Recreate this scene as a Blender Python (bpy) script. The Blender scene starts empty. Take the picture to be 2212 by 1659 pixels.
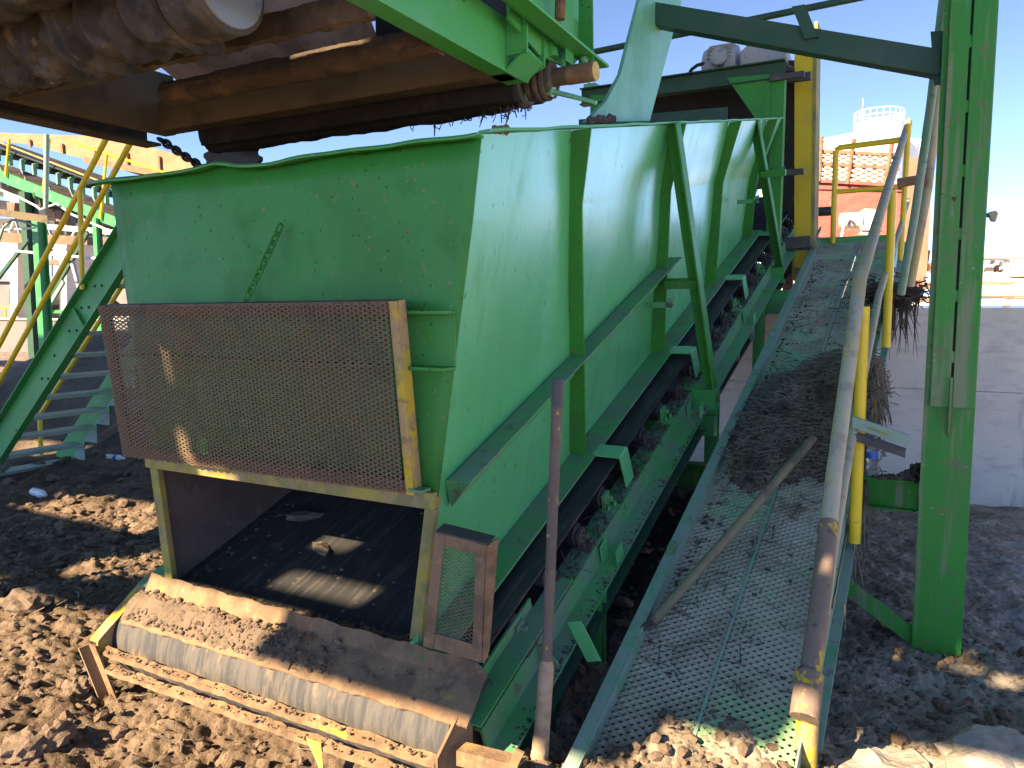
import bpy, bmesh, math, random
import numpy as np
from math import radians, sin, cos, tan, pi, sqrt, atan, atan2
random.seed(7); rng = np.random.default_rng(11)
S = bpy.context.scene
COL = S.collection
# ------------------------------------------------------------------ camera, sky, sun, exposure
FPX, PITCH, HC = 1662.0, radians(5.53), 1.6
cam_d = bpy.data.cameras.new('camera'); cam = bpy.data.objects.new('camera', cam_d); COL.objects.link(cam)
cam_d.sensor_width = 36.0; cam_d.lens = FPX / 2212.0 * 36.0
cam_d.clip_start = 0.02; cam_d.clip_end = 3000
cam.location = (0, 0, HC); cam.rotation_euler = (pi/2 - PITCH, 0, 0)
S.camera = cam
TH = radians(28.5)
U = np.array([cos(TH), -sin(TH), 0.0]); V = np.array([sin(TH), cos(TH), 0.0]); W = np.array([0, 0, 1.0])
SUN_EL = radians(33.0)
sdir_h = 0.363*U + 0.932*V; sdir_h /= np.linalg.norm(sdir_h)          # horizontal travel direction of the light
sun_d = bpy.data.lights.new('sun', 'SUN'); sun = bpy.data.objects.new('sun', sun_d); COL.objects.link(sun)
sun_d.energy = 2.0; sun_d.angle = radians(0.55); sun_d.color = (1.0, 0.87, 0.70)
from mathutils import Vector, Matrix
ld = Vector((sdir_h[0]*cos(SUN_EL), sdir_h[1]*cos(SUN_EL), -sin(SUN_EL)))
sun.rotation_euler = ld.to_track_quat('-Z', 'Y').to_euler()
world = bpy.data.worlds.new('World'); S.world = world; world.use_nodes = True
wn = world.node_tree; wn.nodes.clear()
sky = wn.nodes.new('ShaderNodeTexSky'); sky.sky_type = 'NISHITA'; sky.sun_disc = False
sky.sun_elevation = SUN_EL
sky.sun_rotation = atan2(-sdir_h[0], -sdir_h[1])
sky.air_density = 0.10; sky.dust_density = 0.0; sky.ozone_density = 3.6
bg = wn.nodes.new('ShaderNodeBackground'); bg.inputs[1].default_value = 0.15
wo = wn.nodes.new('ShaderNodeOutputWorld')
wn.links.new(sky.outputs[0], bg.inputs[0]); wn.links.new(bg.outputs[0], wo.inputs[0])
S.view_settings.view_transform = 'Standard'; S.view_settings.look = 'None'
S.view_settings.gamma = 1.0; S.view_settings.exposure = 3.35
S.view_settings.use_white_balance = True; S.view_settings.white_balance_temperature = 8300; S.view_settings.white_balance_tint = 7
S.cycles.max_bounces = 8; S.cycles.diffuse_bounces = 5; S.cycles.transparent_max_bounces = 12
S.cycles.use_denoising = True
# ------------------------------------------------------------------ coordinates
def P(u, v, w): return U*u + V*v + W*w
C0 = np.array([0, 0, HC])
def ray(x, y):                       # x, y in units of a 2212 x 1659 picture
    a = (x-1106)/FPX; b = -(y-829.5)/FPX
    return np.array([a, cos(PITCH)+b*sin(PITCH), -sin(PITCH)+b*cos(PITCH)])
def pv(x, y, v): d = ray(x, y); return C0 + d*((v - C0 @ V)/(d @ V))
def pu(x, y, u): d = ray(x, y); return C0 + d*((u - C0 @ U)/(d @ U))
def pz(x, y, z): d = ray(x, y); return C0 + d*((z-HC)/d[2])
def uvw(p): return np.array([p @ U, p @ V, p[2]])
SL = 0.36; V0, W0 = 2.15, 0.38       # slope of the conveyor, a point of the belt's top
AL = atan(SL); TD = V*cos(AL) + W*sin(AL); ND = W*cos(AL) - V*sin(AL)
def I(u, t, n): return P(u, V0, W0) + TD*t + ND*n
def pI(x, y, n):                     # onto the plane n above the belt
    d = ray(x, y); o = I(0, 0, n); return C0 + d*(((o-C0) @ ND)/(d @ ND))
def itn(p): q = p - P(0, V0, W0); return np.array([q @ U, q @ TD, q @ ND])
# ------------------------------------------------------------------ mesh builder
def unit(a): a = np.asarray(a, float); return a/np.linalg.norm(a)
class MB:
    def __init__(s): s.v = []; s.f = []
    def add(s, vs, fs):
        o = len(s.v); s.v += [tuple(map(float, p)) for p in vs]; s.f += [tuple(o+i for i in f) for f in fs]; return s
    def hexa(s, a, b):               # a, b: two matching quads
        return s.add(list(a)+list(b), [(0,1,2,3),(7,6,5,4),(0,4,5,1),(1,5,6,2),(2,6,7,3),(3,7,4,0)])
    def prism(s, poly, vec):
        n = len(poly); poly = [np.asarray(p, float) for p in poly]; vec = np.asarray(vec, float)
        vs = poly + [p+vec for p in poly]
        return s.add(vs, [tuple(range(n)), tuple(range(2*n-1, n-1, -1))] + [(i, i+n, (i+1) % n + n, (i+1) % n) for i in range(n)])
    def box(s, u0, u1, v0, v1, w0, w1):
        return s.hexa([P(u0,v0,w0),P(u1,v0,w0),P(u1,v1,w0),P(u0,v1,w0)], [P(u0,v0,w1),P(u1,v0,w1),P(u1,v1,w1),P(u0,v1,w1)])
    def ibox(s, u0, u1, t0, t1, n0, n1):
        return s.hexa([I(u0,t0,n0),I(u1,t0,n0),I(u1,t1,n0),I(u0,t1,n0)], [I(u0,t0,n1),I(u1,t0,n1),I(u1,t1,n1),I(u0,t1,n1)])
    def ext(s, prof, p0, p1, xd, yd): # profile extruded from p0 to p1
        p0 = np.asarray(p0, float); p1 = np.asarray(p1, float)
        return s.prism([p0 + xd*x + yd*y for x, y in prof], p1-p0)
    def bar(s, p0, p1, w, h, up=W):  # w across, h along up
        d = unit(np.asarray(p1)-np.asarray(p0)); x = unit(np.cross(d, up)); y = np.cross(x, d)
        return s.ext([(-w/2,-h/2),(w/2,-h/2),(w/2,h/2),(-w/2,h/2)], p0, p1, x, y)
    def tube(s, pts, r, n=10, rag=0.0):
        pts = [np.asarray(p, float) for p in pts]; vs = []; fs = []; x = None
        rs = r if hasattr(r, '__len__') else [r]*len(pts)
        for i, p in enumerate(pts):
            d = unit((pts[min(i+1, len(pts)-1)] - pts[max(i-1, 0)]))
            if x is None: x = unit(np.cross(d, W if abs(d[2]) < .9 else U))
            else: x = unit(x - d*(x @ d))
            y = np.cross(d, x)
            for k in range(n):
                a = 2*pi*k/n; rr = rs[i]*(1+rag*random.uniform(-1, 1)); vs.append(p + rr*(cos(a)*x + sin(a)*y))
        for i in range(len(pts)-1):
            for k in range(n): fs.append((i*n+k, i*n+(k+1) % n, (i+1)*n+(k+1) % n, (i+1)*n+k))
        fs.append(tuple(range(n-1, -1, -1))); m = (len(pts)-1)*n; fs.append(tuple(range(m, m+n)))
        return s.add(vs, fs)
    def cyl(s, p0, p1, r, n=20): return s.tube([p0, p1], r, n)
    def lathe(s, prof, o, ax, n=24):  # prof: (distance along ax, radius)
        o = np.asarray(o, float); ax = unit(ax); return s.tube([o+ax*a for a, _ in prof], [max(b, 1e-4) for _, b in prof], n)
    def lump(s, c, r, seed=0, sq=(1,1,1), rag=.25, sub=1):
        vs, fs = ICO[sub]; g = np.random.default_rng(seed)
        k = 1 + rag*g.standard_normal(len(vs)).clip(-1.6, 1.6)*.6
        a = g.uniform(0, 2*pi); R = np.array([[cos(a),-sin(a),0],[sin(a),cos(a),0],[0,0,1]])
        q = ((vs*k[:,None])*np.array(sq)*r) @ R.T + np.asarray(c)
        return s.add(q, fs)
def _ico(sub):
    bm = bmesh.new(); bmesh.ops.create_icosphere(bm, subdivisions=sub, radius=1)
    vs = np.array([v.co[:] for v in bm.verts]); fs = [tuple(v.index for v in f.verts) for f in bm.faces]; bm.free(); return vs, fs
ICO = {1: _ico(1), 2: _ico(2), 3: _ico(3)}
def link(name, me, m, parent, smooth=False, bevel=0, norm=True):
    if norm:
        bm = bmesh.new(); bm.from_mesh(me); bmesh.ops.recalc_face_normals(bm, faces=bm.faces[:]); bm.to_mesh(me); bm.free()
    if smooth:
        me.polygons.foreach_set('use_smooth', [True]*len(me.polygons))
        try: me.set_sharp_from_angle(angle=radians(40))
        except Exception: pass
    o = bpy.data.objects.new(name, me); COL.objects.link(o)
    if m is not None: me.materials.append(m)
    if parent is not None: o.parent = parent
    if bevel:
        b = o.modifiers.new('bevel', 'BEVEL'); b.width = bevel; b.segments = 2; b.limit_method = 'ANGLE'; b.angle_limit = radians(50)
    return o
def wloc(o):
    l = np.zeros(3)
    while o is not None: l += np.array(o.location[:]); o = o.parent
    return l
def obj(name, mb, m, parent=None, smooth=False, bevel=0, loc=None):
    off = wloc(parent) if parent is not None else np.zeros(3)
    if loc is not None: off = off + (np.asarray(loc) - off)
    vs = np.array(mb.v) - off
    me = bpy.data.meshes.new(name); me.from_pydata(vs.tolist(), [], mb.f); me.update()
    o = link(name, me, m, parent, smooth, bevel)
    if loc is not None: o.location = tuple(np.asarray(loc) - (wloc(parent) if parent is not None else 0))
    return o
def tag(o, label=None, cat=None, group=None, kind=None):
    if label: o['label'] = label
    if cat: o['category'] = cat
    if group: o['group'] = group
    if kind: o['kind'] = kind
    return o
def thing(name, label, cat, loc, group=None):
    o = bpy.data.objects.new(name, None); COL.objects.link(o); o.location = tuple(loc); o.empty_display_size = .1
    return tag(o, label, cat, group)
def solo(name, mb, m, label, cat, group=None, smooth=False, bevel=0, kind=None):
    vs = np.array(mb.v); loc = np.array([vs[:,0].mean(), vs[:,1].mean(), vs[:,2].min()])
    return tag(obj(name, mb, m, None, smooth, bevel, loc), label, cat, group, kind)
def Lp(a, b, t): return [(0,0),(a,0),(a,t),(t,t),(t,b),(0,b)]
def Cp(w, h, t): return [(0,0),(w,0),(w,t),(t,t),(t,h-t),(w,h-t),(w,h),(0,h)]
def Ip(w, h, t): return [(-w/2,0),(w/2,0),(w/2,t),(t/2,t),(t/2,h-t),(w/2,h-t),(w/2,h),(-w/2,h),(-w/2,h-t),(-t/2,h-t),(-t/2,t),(-w/2,t)]
def diamond(mb, o, ex, ey, lx, ly, sw, th, nrm, LW, SW, inside=None, tilt=0.0):
    """expanded metal: strands between the nodes of a diamond lattice over the rectangle lx * ly from o"""
    nx = int(lx/(LW/2)); ny = int(ly/(SW/2)); o = np.asarray(o, float)
    for i in range(nx):
        for j in range(ny+1):
            if (i+j) % 2: continue
            for dj in (-1, 1):
                if not 0 <= j+dj <= ny: continue
                a = o + ex*(i*LW/2) + ey*(j*SW/2); b = o + ex*((i+1)*LW/2) + ey*((j+dj)*SW/2)
                if inside and not inside((a+b)/2): continue
                d = unit(b-a); c_ = np.cross(nrm, d); x = (c_*cos(tilt)+nrm*sin(tilt))*sw/2; k = (nrm*cos(tilt)-c_*sin(tilt))*th/2
                mb.add([a-x-k, a+x-k, a+x+k, a-x+k, b-x-k, b+x-k, b+x+k, b-x+k], [(0,4,5,1),(1,5,6,2),(2,6,7,3),(3,7,4,0)])
# ------------------------------------------------------------------ materials
def mat(name, col, rough=.5, metal=0.0, layers=(), bump=None, rvar=0.0, coat=0.0, spec=.5, rot=False):
    """layers: (colour, noise scale, low, high, strength[, stretch xyz[, kind]])"""
    m = bpy.data.materials.new(name); m.use_nodes = True; nt = m.node_tree; N = nt.nodes; L = nt.links
    b = N['Principled BSDF']; b.inputs['Roughness'].default_value = rough; b.inputs['Metallic'].default_value = metal
    b.inputs['Specular IOR Level'].default_value = spec
    if coat: b.inputs['Coat Weight'].default_value = coat; b.inputs['Coat Roughness'].default_value = .25
    tc = N.new('ShaderNodeTexCoord'); src = tc.outputs['Object']
    if rot:
        rm_ = N.new('ShaderNodeMapping'); L.new(src, rm_.inputs[0]); rm_.inputs['Rotation'].default_value = (0, 0, TH); src = rm_.outputs[0]
    rgb = N.new('ShaderNodeRGB'); rgb.outputs[0].default_value = (*col, 1); cur = rgb.outputs[0]; rcur = None
    for i, ly in enumerate(layers):
        c, sc, lo, hi, st = ly[:5]; strch = ly[5] if len(ly) > 5 else (1,1,1); kind = ly[6] if len(ly) > 6 else 'noise'
        mp = N.new('ShaderNodeMapping'); L.new(src, mp.inputs[0]); mp.inputs['Scale'].default_value = strch
        mp.inputs['Location'].default_value = (i*3.7+1, i*1.9, i*5.3)
        if kind == 'noise':
            t = N.new('ShaderNodeTexNoise'); t.inputs['Scale'].default_value = sc; t.inputs['Detail'].default_value = 7; t.inputs['Roughness'].default_value = .62
            L.new(mp.outputs[0], t.inputs[0]); out = t.outputs[0]
        else:
            t = N.new('ShaderNodeTexVoronoi'); t.inputs['Scale'].default_value = sc; t.inputs['Randomness'].default_value = 1
            nz = N.new('ShaderNodeTexNoise'); nz.inputs['Scale'].default_value = sc*1.7; nz.inputs['Detail'].default_value = 3
            L.new(mp.outputs[0], nz.inputs[0])
            ad = N.new('ShaderNodeMixRGB'); ad.blend_type = 'ADD'; ad.inputs[0].default_value = .5/sc*1.2
            L.new(mp.outputs[0], ad.inputs[1]); L.new(nz.outputs[1], ad.inputs[2]); L.new(ad.outputs[0], t.inputs[0]); out = t.outputs[0]
        r = N.new('ShaderNodeMapRange'); r.interpolation_type = 'SMOOTHSTEP'
        r.inputs['From Min'].default_value = lo; r.inputs['From Max'].default_value = hi
        r.inputs['To Min'].default_value = 0 if kind == 'noise' else st; r.inputs['To Max'].default_value = st if kind == 'noise' else 0
        L.new(out, r.inputs['Value'])
        fac = r.outputs[0]
        if kind == 'vor':           # only some of the cells
            sp = N.new('ShaderNodeSeparateColor'); L.new(t.outputs[1], sp.inputs[0])
            g = N.new('ShaderNodeMath'); g.operation = 'GREATER_THAN'; g.inputs[1].default_value = ly[7] if len(ly) > 7 else .6; L.new(sp.outputs[0], g.inputs[0])
            mu = N.new('ShaderNodeMath'); mu.operation = 'MULTIPLY'; L.new(fac, mu.inputs[0]); L.new(g.outputs[0], mu.inputs[1]); fac = mu.outputs[0]
        mx = N.new('ShaderNodeMixRGB'); L.new(fac, mx.inputs[0]); L.new(cur, mx.inputs[1]); mx.inputs[2].default_value = (*c, 1); cur = mx.outputs[0]
        if rvar:
            mr = N.new('ShaderNodeMath'); mr.operation = 'MULTIPLY_ADD'; L.new(fac, mr.inputs[0]); mr.inputs[1].default_value = rvar
            if rcur is None: mr.inputs[2].default_value = rough
            else: L.new(rcur, mr.inputs[2])
            mr.use_clamp = True; rcur = mr.outputs[0]
    L.new(cur, b.inputs['Base Color'])
    if rcur is not None: L.new(rcur, b.inputs['Roughness'])
    if bump:
        last = None
        for sc, dist in (bump if isinstance(bump, list) else [bump]):
            t = N.new('ShaderNodeTexNoise'); t.inputs['Scale'].default_value = sc; t.inputs['Detail'].default_value = 8; t.inputs['Roughness'].default_value = .6
            L.new(tc.outputs['Object'], t.inputs[0])
            bp = N.new('ShaderNodeBump'); bp.inputs['Distance'].default_value = dist; bp.inputs['Strength'].default_value = 1
            L.new(t.outputs[0], bp.inputs['Height'])
            if last is not None: L.new(last, bp.inputs['Normal'])
            last = bp.outputs[0]
        L.new(last, b.inputs['Normal'])
    return m
DUSTG = (.14, .21, .14); MUD = (.14, .085, .055); MUDL = (.30, .19, .12); TAN = (.36, .235, .135)
G1, G2 = (.020, .215, .058), (.030, .27, .085)
M = {}
M['green_shaded'] = mat('green_shaded_paint', (.026, .235, .036), .45, spec=.35, layers=[((.03,.115,.032), 1.1, .42, .72, .7), ((.012,.15,.03), 5, .5, .75, .5),
    (MUDL, 34, 0.05, .27, .75, (1,1,1), 'vor', .72), ((.04,.02,.015), 38, 0.05, .26, .9, (1,1,1), 'vor', .76), (MUDL, 9, .62, .76, .6), ((.05,.028,.02), 4.5, .66, .76, .6)], bump=[(3, .004), (60, .0006)], rvar=.3)  # hopper green with the front's shade put into a darker base
M['green_skylit'] = mat('green_skylit_paint', (.080, .45, .17), .30, coat=.7, spec=.7, layers=[((.11,.50,.23), 2.2, .42, .7, .7, (1,1,.35)), ((.03,.32,.075), 6, .52, .72, .6, (1.5,1.5,.45)), ((.12,.34,.22), 30, .58, .72, .35, (1,1,.3)),
    (MUDL, 15, 0.0, .16, .5, (1,1,1), 'vor', .84), ((.03,.075,.04), 24, 0.03, .22, .8, (1,1,.6), 'vor', .74), ((.38,.30,.24), 3.2, .68, .76, .7), ((.15,.24,.16), 2.6, .56, .7, .35, (1,1,.3))], bump=[(2.2, .006), (45, .0009)], rvar=.22)  # same hopper green, lightened to carry the sky light on its side
M['green'] = mat('green_frame_paint', (.030, .29, .065), .45, layers=[((.05,.25,.11), 3, .45, .7, .5), (DUSTG, 7, .5, .72, .5), (MUD, 17, .66, .75, .5), ((.16,.12,.09), 30, 0, .1, .6, (1,1,1), 'vor', .8)], bump=[(50, .0008)], rvar=.3)
M['green_dusty'] = mat('dusty_green_paint', (.045, .28, .085), .6, layers=[((.15,.20,.15), 4, .38, .62, .75), (MUD, 12, .58, .7, .7), ((.03,.26,.1), 9, .58, .7, .6)], bump=[(40, .0015)], rvar=.2)
M['green_col'] = mat('green_column_paint', (.025, .22, .032), .55, spec=.3, layers=[((.022,.28,.035), 1.6, .5, .6, .5), ((.12,.20,.09), 5, .5, .72, .55, (1,1,.25)), ((.24,.22,.15), 9, .50, .66, .75, (1.6,1.6,.12)), ((.17,.13,.09), 13, .57, .68, .65), ((.34,.30,.22), 26, 0.05, .2, .7, (1,1,1), 'vor', .8), ((.07,.03,.02), 6, .70, .73, .95)], bump=[(45, .0012)], rvar=.2)
M['green_dark'] = mat('dark_green_paint', (.014, .065, .03), .6, layers=[((.05,.07,.05), 5, .45, .7, .6), ((.02,.12,.05), 9, .55, .7, .5)], bump=[(50, .001)])
M['green_pale'] = mat('pale_green_paint', (.14, .42, .23), .38, layers=[((.05,.28,.13), 3, .45, .7, .6), ((.17,.36,.27), 14, .5, .7, .5), ((.03,.09,.06), 5, .74, .77, .6, (.3,1,1))], bump=[(40, .001)], rvar=.2)
M['green_over'] = mat('overhead_green_paint', (.045, .34, .075), .42, layers=[((.09,.33,.16), 3, .42, .68, .6), ((.20,.22,.08), 8, .6, .74, .5), (MUDL, 28, 0, .12, .6, (1,1,1), 'vor', .8)], bump=[(40, .001)], rvar=.2)
M['yellow_worn'] = mat('worn_yellow_paint', (.52, .36, .03), .7, layers=[(TAN, 7, .42, .55, .85), ((.22,.13,.08), 19, .52, .64, .75), ((.30,.30,.10), 4, .55, .7, .5)], bump=[(30, .003), (120, .001)])
M['yellow_olive'] = mat('olive_yellow_paint', (.33, .27, .05), .75, layers=[((.15,.15,.07), 6, .42, .6, .8), ((.28,.2,.12), 16, .5, .64, .7), ((.05,.16,.05), 3.5, .58, .7, .6)], bump=[(40, .002)])
M['yellow_guard'] = mat('guard_yellow_paint', (.62, .43, .01), .5, layers=[((.05,.04,.02), 13, .66, .7, .9), ((.42,.30,.03), 3, .45, .65, .6)], bump=[(30, .001)])
M['yellow'] = mat('rail_yellow_paint', (.78, .52, .02), .42, layers=[((.40,.26,.05), 5, .5, .7, .5), ((.12,.06,.03), 24, .68, .72, .8)], bump=[(60, .0006)])
M['rail_white'] = mat('dusty_rail_paint', (.42, .365, .255), .75, layers=[((.50,.38,.12), 3, .45, .62, .6), ((.24,.205,.16), 8, .48, .66, .7), ((.15,.115,.095), 40, .62, .68, .6)], bump=[(60, .0015)])
M['rail_mud'] = mat('muddy_rail_paint', (.19, .13, .10), .8, layers=[((.62,.40,.02), 16, .58, .64, .9, (1,1,.5)), (TAN, 8, .5, .7, .5), ((.07,.05,.045), 21, .58, .68, .7)], bump=[(45, .003)])
M['rust'] = mat('rusty_steel', (.20, .095, .055), .75, layers=[((.27,.15,.09), 6, .42, .62, .7), ((.09,.05,.035), 13, .5, .65, .7), ((.33,.13,.05), 9, .62, .7, .6)], bump=[(50, .0015)])
M['rust_mesh'] = mat('rusty_mesh_steel', (.17, .118, .07), .8, layers=[((.23,.11,.06), 2.2, .56, .7, .7), ((.105,.08,.06), 5, .5, .65, .6)], bump=None)
M['rust_over'] = mat('muddy_rusty_beam', (.07, .045, .028), .88, layers=[((.16,.10,.055), 5, .52, .68, .8), ((.03,.02,.014), 9, .46, .62, .8), ((.10,.10,.04), 3, .55, .7, .5)], bump=[(25, .006), (80, .002)])
M['brown_beam'] = mat('brown_grimy_steel', (.12, .085, .045), .75, layers=[((.045,.03,.018), 4, .45, .65, .7), ((.12,.08,.04), 8, .5, .7, .6), ((.08,.11,.04), 2.5, .58, .72, .5)], bump=[(30, .002)])
M['tail_guard'] = mat('dusty_yellow_guard', (.225, .135, .075), .9, layers=[((.42,.28,.045), 13, .60, .70, .55), ((.125,.075,.045), 9, .44, .6, .8), ((.30,.20,.125), 26, .56, .68, .6), ((.30,.12,.05), 4.5, .56, .68, .6), ((.55,.36,.04), 3.4, .65, .70, .75)], bump=[(22, .006), (90, .002)])
M['rubber'] = mat('dusty_belt_rubber', (.020, .020, .021), .62, rot=True, layers=[((.085,.073,.062), 7, .48, .7, .7, (5,.25,1)), ((.15,.12,.09), 3, .6, .74, .5, (2,.8,1)), ((.19,.15,.11), 55, .66, .72, .7), ((.10,.085,.07), 16, .6, .7, .5, (1,.5,1))], bump=[(80, .001)])
M['belt_wrap'] = mat('scuffed_belt_rubber', (.085, .075, .068), .85, rot=True, layers=[((.035,.036,.040), 4, .42, .6, .85, (7,1,1)), ((.21,.14,.09), 5, .52, .68, .75, (3,1,1)), ((.04,.04,.045), 22, .55, .68, .6, (3,.6,1))], bump=[(60, .002)])
M['black'] = mat('black_rubber', (.016, .016, .017), .55, layers=[((.07,.06,.05), 12, .5, .7, .6)], bump=[(60, .001)])
M['mud_black'] = mat('black_mud_caked', (.018, .015, .013), .9, layers=[((.05,.036,.026), 6, .5, .66, .8), ((.008,.007,.006), 9, .5, .6, .8)], bump=[(16, .015), (60, .004)])
M['dark_steel'] = mat('dark_dirty_steel', (.05, .045, .04), .6, layers=[((.12,.09,.07), 9, .5, .7, .7)], bump=[(60, .001)])
M['steel'] = mat('bare_steel', (.36, .38, .40), .38, metal=.7, layers=[((.16,.14,.12), 6, .5, .7, .6)], bump=[(40, .0008)])
M['mudroll'] = mat('mud_caked_roller', (.062, .05, .04), .9, layers=[((.135,.10,.07), 4, .52, .68, .8), ((.025,.022,.02), 8, .46, .6, .9), ((.30,.2,.12), 18, .62, .72, .6)], bump=[(14, .02), (60, .006)])
M['lining'] = mat('hopper_lining_dirt', (.115, .085, .07), .8, layers=[((.075,.055,.045), 3, .42, .62, .7), ((.19,.15,.12), 14, .58, .7, .5)], bump=[(30, .003)])
M['grey_belt'] = mat('grey_return_belt', (.30, .28, .29), .75, layers=[((.09,.075,.07), 5, .45, .65, .7), ((.26,.22,.19), 14, .6, .7, .6)], bump=[(30, .003)])
M['grating'] = mat('dusty_grating', (.36, .325, .25), .7, layers=[((.11,.36,.14), 1.3, .47, .62, .75), ((.25,.205,.155), 3.2, .42, .6, .8), ((.40,.37,.31), 14, .56, .7, .5), ((.15,.115,.085), 8, .56, .66, .7)])
M['grey_green'] = mat('worn_grey_green_paint', (.22, .32, .25), .55, layers=[((.06,.33,.14), 4, .5, .66, .7), ((.33,.33,.30), 8, .52, .66, .6), ((.12,.09,.08), 17, .6, .68, .6)], bump=[(50, .001)], rvar=.2)
M['pipe_rust'] = mat('rusty_pipe', (.13, .098, .078), .7, layers=[((.10,.07,.06), 7, .45, .6, .7), ((.62,.38,.04), 34, .63, .66, .9), ((.25,.17,.13), 13, .55, .68, .6)], bump=[(60, .0015)])
M['pipe_dry'] = mat('dry_mud_pipe', (.40, .28, .18), .9, layers=[((.26,.17,.11), 12, .45, .62, .7)], bump=[(30, .005)])
M['pipe_cap'] = mat('dark_pipe_grip', (.06, .055, .052), .6, layers=[((.13,.10,.085), 25, .5, .62, .8)], bump=[(60, .001)])
M['pipe_lay'] = mat('muddy_yellow_pipe', (.20, .17, .10), .8, layers=[((.42,.34,.07), 9, .58, .68, .8), ((.10,.08,.065), 7, .45, .62, .8)], bump=[(50, .002)])
M['concrete'] = mat('concrete', (.75, .63, .525), .85, layers=[((.63,.53,.44), 1.4, .42, .66, .8), ((.42,.36,.32), 1.1, .58, .74, .6, (1,1,.25)), ((.47,.43,.40), 7, .6, .68, .6, (.6,.6,3)), ((.42,.39,.37), 5, .5, .7, .5, (1,1,3)), ((.13,.12,.12), 16, 0, .07, .7, (1,1,1), 'vor', .8), ((.22,.20,.19), 3, .6, .7, .5, (1,1,.2))], bump=[(9, .004), (70, .001)])
M['debris'] = mat('dark_root_debris', (.10, .075, .055), .9, layers=[((.16,.12,.085), 12, .45, .65, .8), ((.03,.024,.02), 20, .5, .65, .8)], bump=[(40, .01)])
M['root'] = mat('dry_roots', (.19, .155, .115), .85, layers=[((.40,.34,.26), 5, .55, .7, .8), ((.05,.038,.03), 7, .5, .64, .8)])
M['root_dark'] = mat('dark_roots', (.055, .042, .034), .9, layers=[((.12,.09,.07), 9, .5, .65, .8)])
M['rock'] = mat('soil_clod', (.15, .10, .07), .95, layers=[((.115,.08,.055), 7, .45, .6, .7), ((.33,.27,.21), 3, .62, .74, .7)], bump=[(30, .01), (110, .003)])
M['stone'] = mat('pale_rubble', (.42, .36, .30), .9, layers=[((.28,.21,.16), 4, .45, .62, .7), ((.5,.47,.44), 9, .55, .7, .5)], bump=[(16, .02), (70, .005)])
M['white'] = mat('white_paint', (.74, .73, .70), .6, layers=[((.62,.58,.52), 1.2, .5, .7, .5)])
M['cream'] = mat('cream_machine_paint', (.60, .55, .47), .55, layers=[((.36,.30,.24), 4, .52, .66, .6), ((.16,.10,.07), 9, .62, .7, .7)], bump=[(20, .003)])
M['grey_motor'] = mat('grey_machine_paint', (.34, .34, .34), .55, layers=[((.42,.36,.29), 3, .45, .62, .7), ((.16,.13,.11), 9, .55, .67, .7)], bump=[(20, .003)])
M['red'] = mat('red_hopper_paint', (.37, .046, .036), .5, layers=[((.42,.085,.06), 1.2, .45, .65, .6), ((.35,.13,.08), 5, .62, .7, .6), ((.2,.08,.05), 8, .7, .74, .6)], bump=[(6, .01)])
M['red_rust'] = mat('rusty_red_plate', (.27, .115, .075), .75, layers=[((.33,.16,.11), 1.5, .45, .65, .6), ((.28,.11,.07), 6, .58, .7, .6)], bump=[(10, .01)])
M['tan_sheet'] = mat('tan_dusty_sheet', (.30, .165, .095), .85, layers=[((.24,.12,.065), 1.2, .45, .65, .6, (1,1,4)), ((.36,.23,.15), 4, .55, .7, .6)], bump=[(12, .01)])
M['silo_tan'] = mat('tan_tank_paint', (.52, .40, .28), .7, layers=[((.44,.31,.2), .6, .45, .65, .6, (1,1,.2))])
M['grey_roof'] = mat('grey_roofing', (.13, .14, .17), .7, layers=[((.22,.22,.25), .6, .45, .6, .6)])
M['block'] = mat('shadowed_block_wall', (.15, .14, .14), .85, layers=[((.11,.105,.10), .8, .45, .6, .6)])  # base darkened to stand for shadow on the building front
M['dark'] = mat('dark_interior', (.03, .03, .03), .8, layers=[((.05,.045,.04), 3, .4, .6, .5)])
M['white_cap'] = mat('white_plastic', (.75, .77, .78), .4, layers=[((.6,.6,.58), 20, .55, .7, .4)])
M['blue_label'] = mat('blue_label_film', (.02, .14, .48), .35, layers=[((.5,.55,.62), 60, .62, .66, .8, (1,1,.4)), ((.01,.06,.2), 30, .5, .6, .5, (.3,.3,1))])
M['red_clip'] = mat('red_clip_paint', (.42, .05, .06), .5, layers=[((.2,.06,.05), 20, .55, .68, .7)])
M['yellow_end'] = mat('yellow_shaft_end', (.60, .40, .10), .7, layers=[((.4,.26,.12), 22, .5, .65, .6)], bump=[(60, .002)])
M['silo_rail'] = M['white']
def clear_mat(name, col, rough, ior):
    m = bpy.data.materials.new(name); m.use_nodes = True; b = m.node_tree.nodes['Principled BSDF']
    b.inputs['Base Color'].default_value = (*col, 1); b.inputs['Roughness'].default_value = rough
    b.inputs['Transmission Weight'].default_value = .92; b.inputs['IOR'].default_value = ior
    return m
M['clear'] = clear_mat('clear_plastic', (.93, .97, .98), .06, 1.25)
M['glass'] = clear_mat('lamp_glass', (.9, .9, .85), .15, 1.4)
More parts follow.
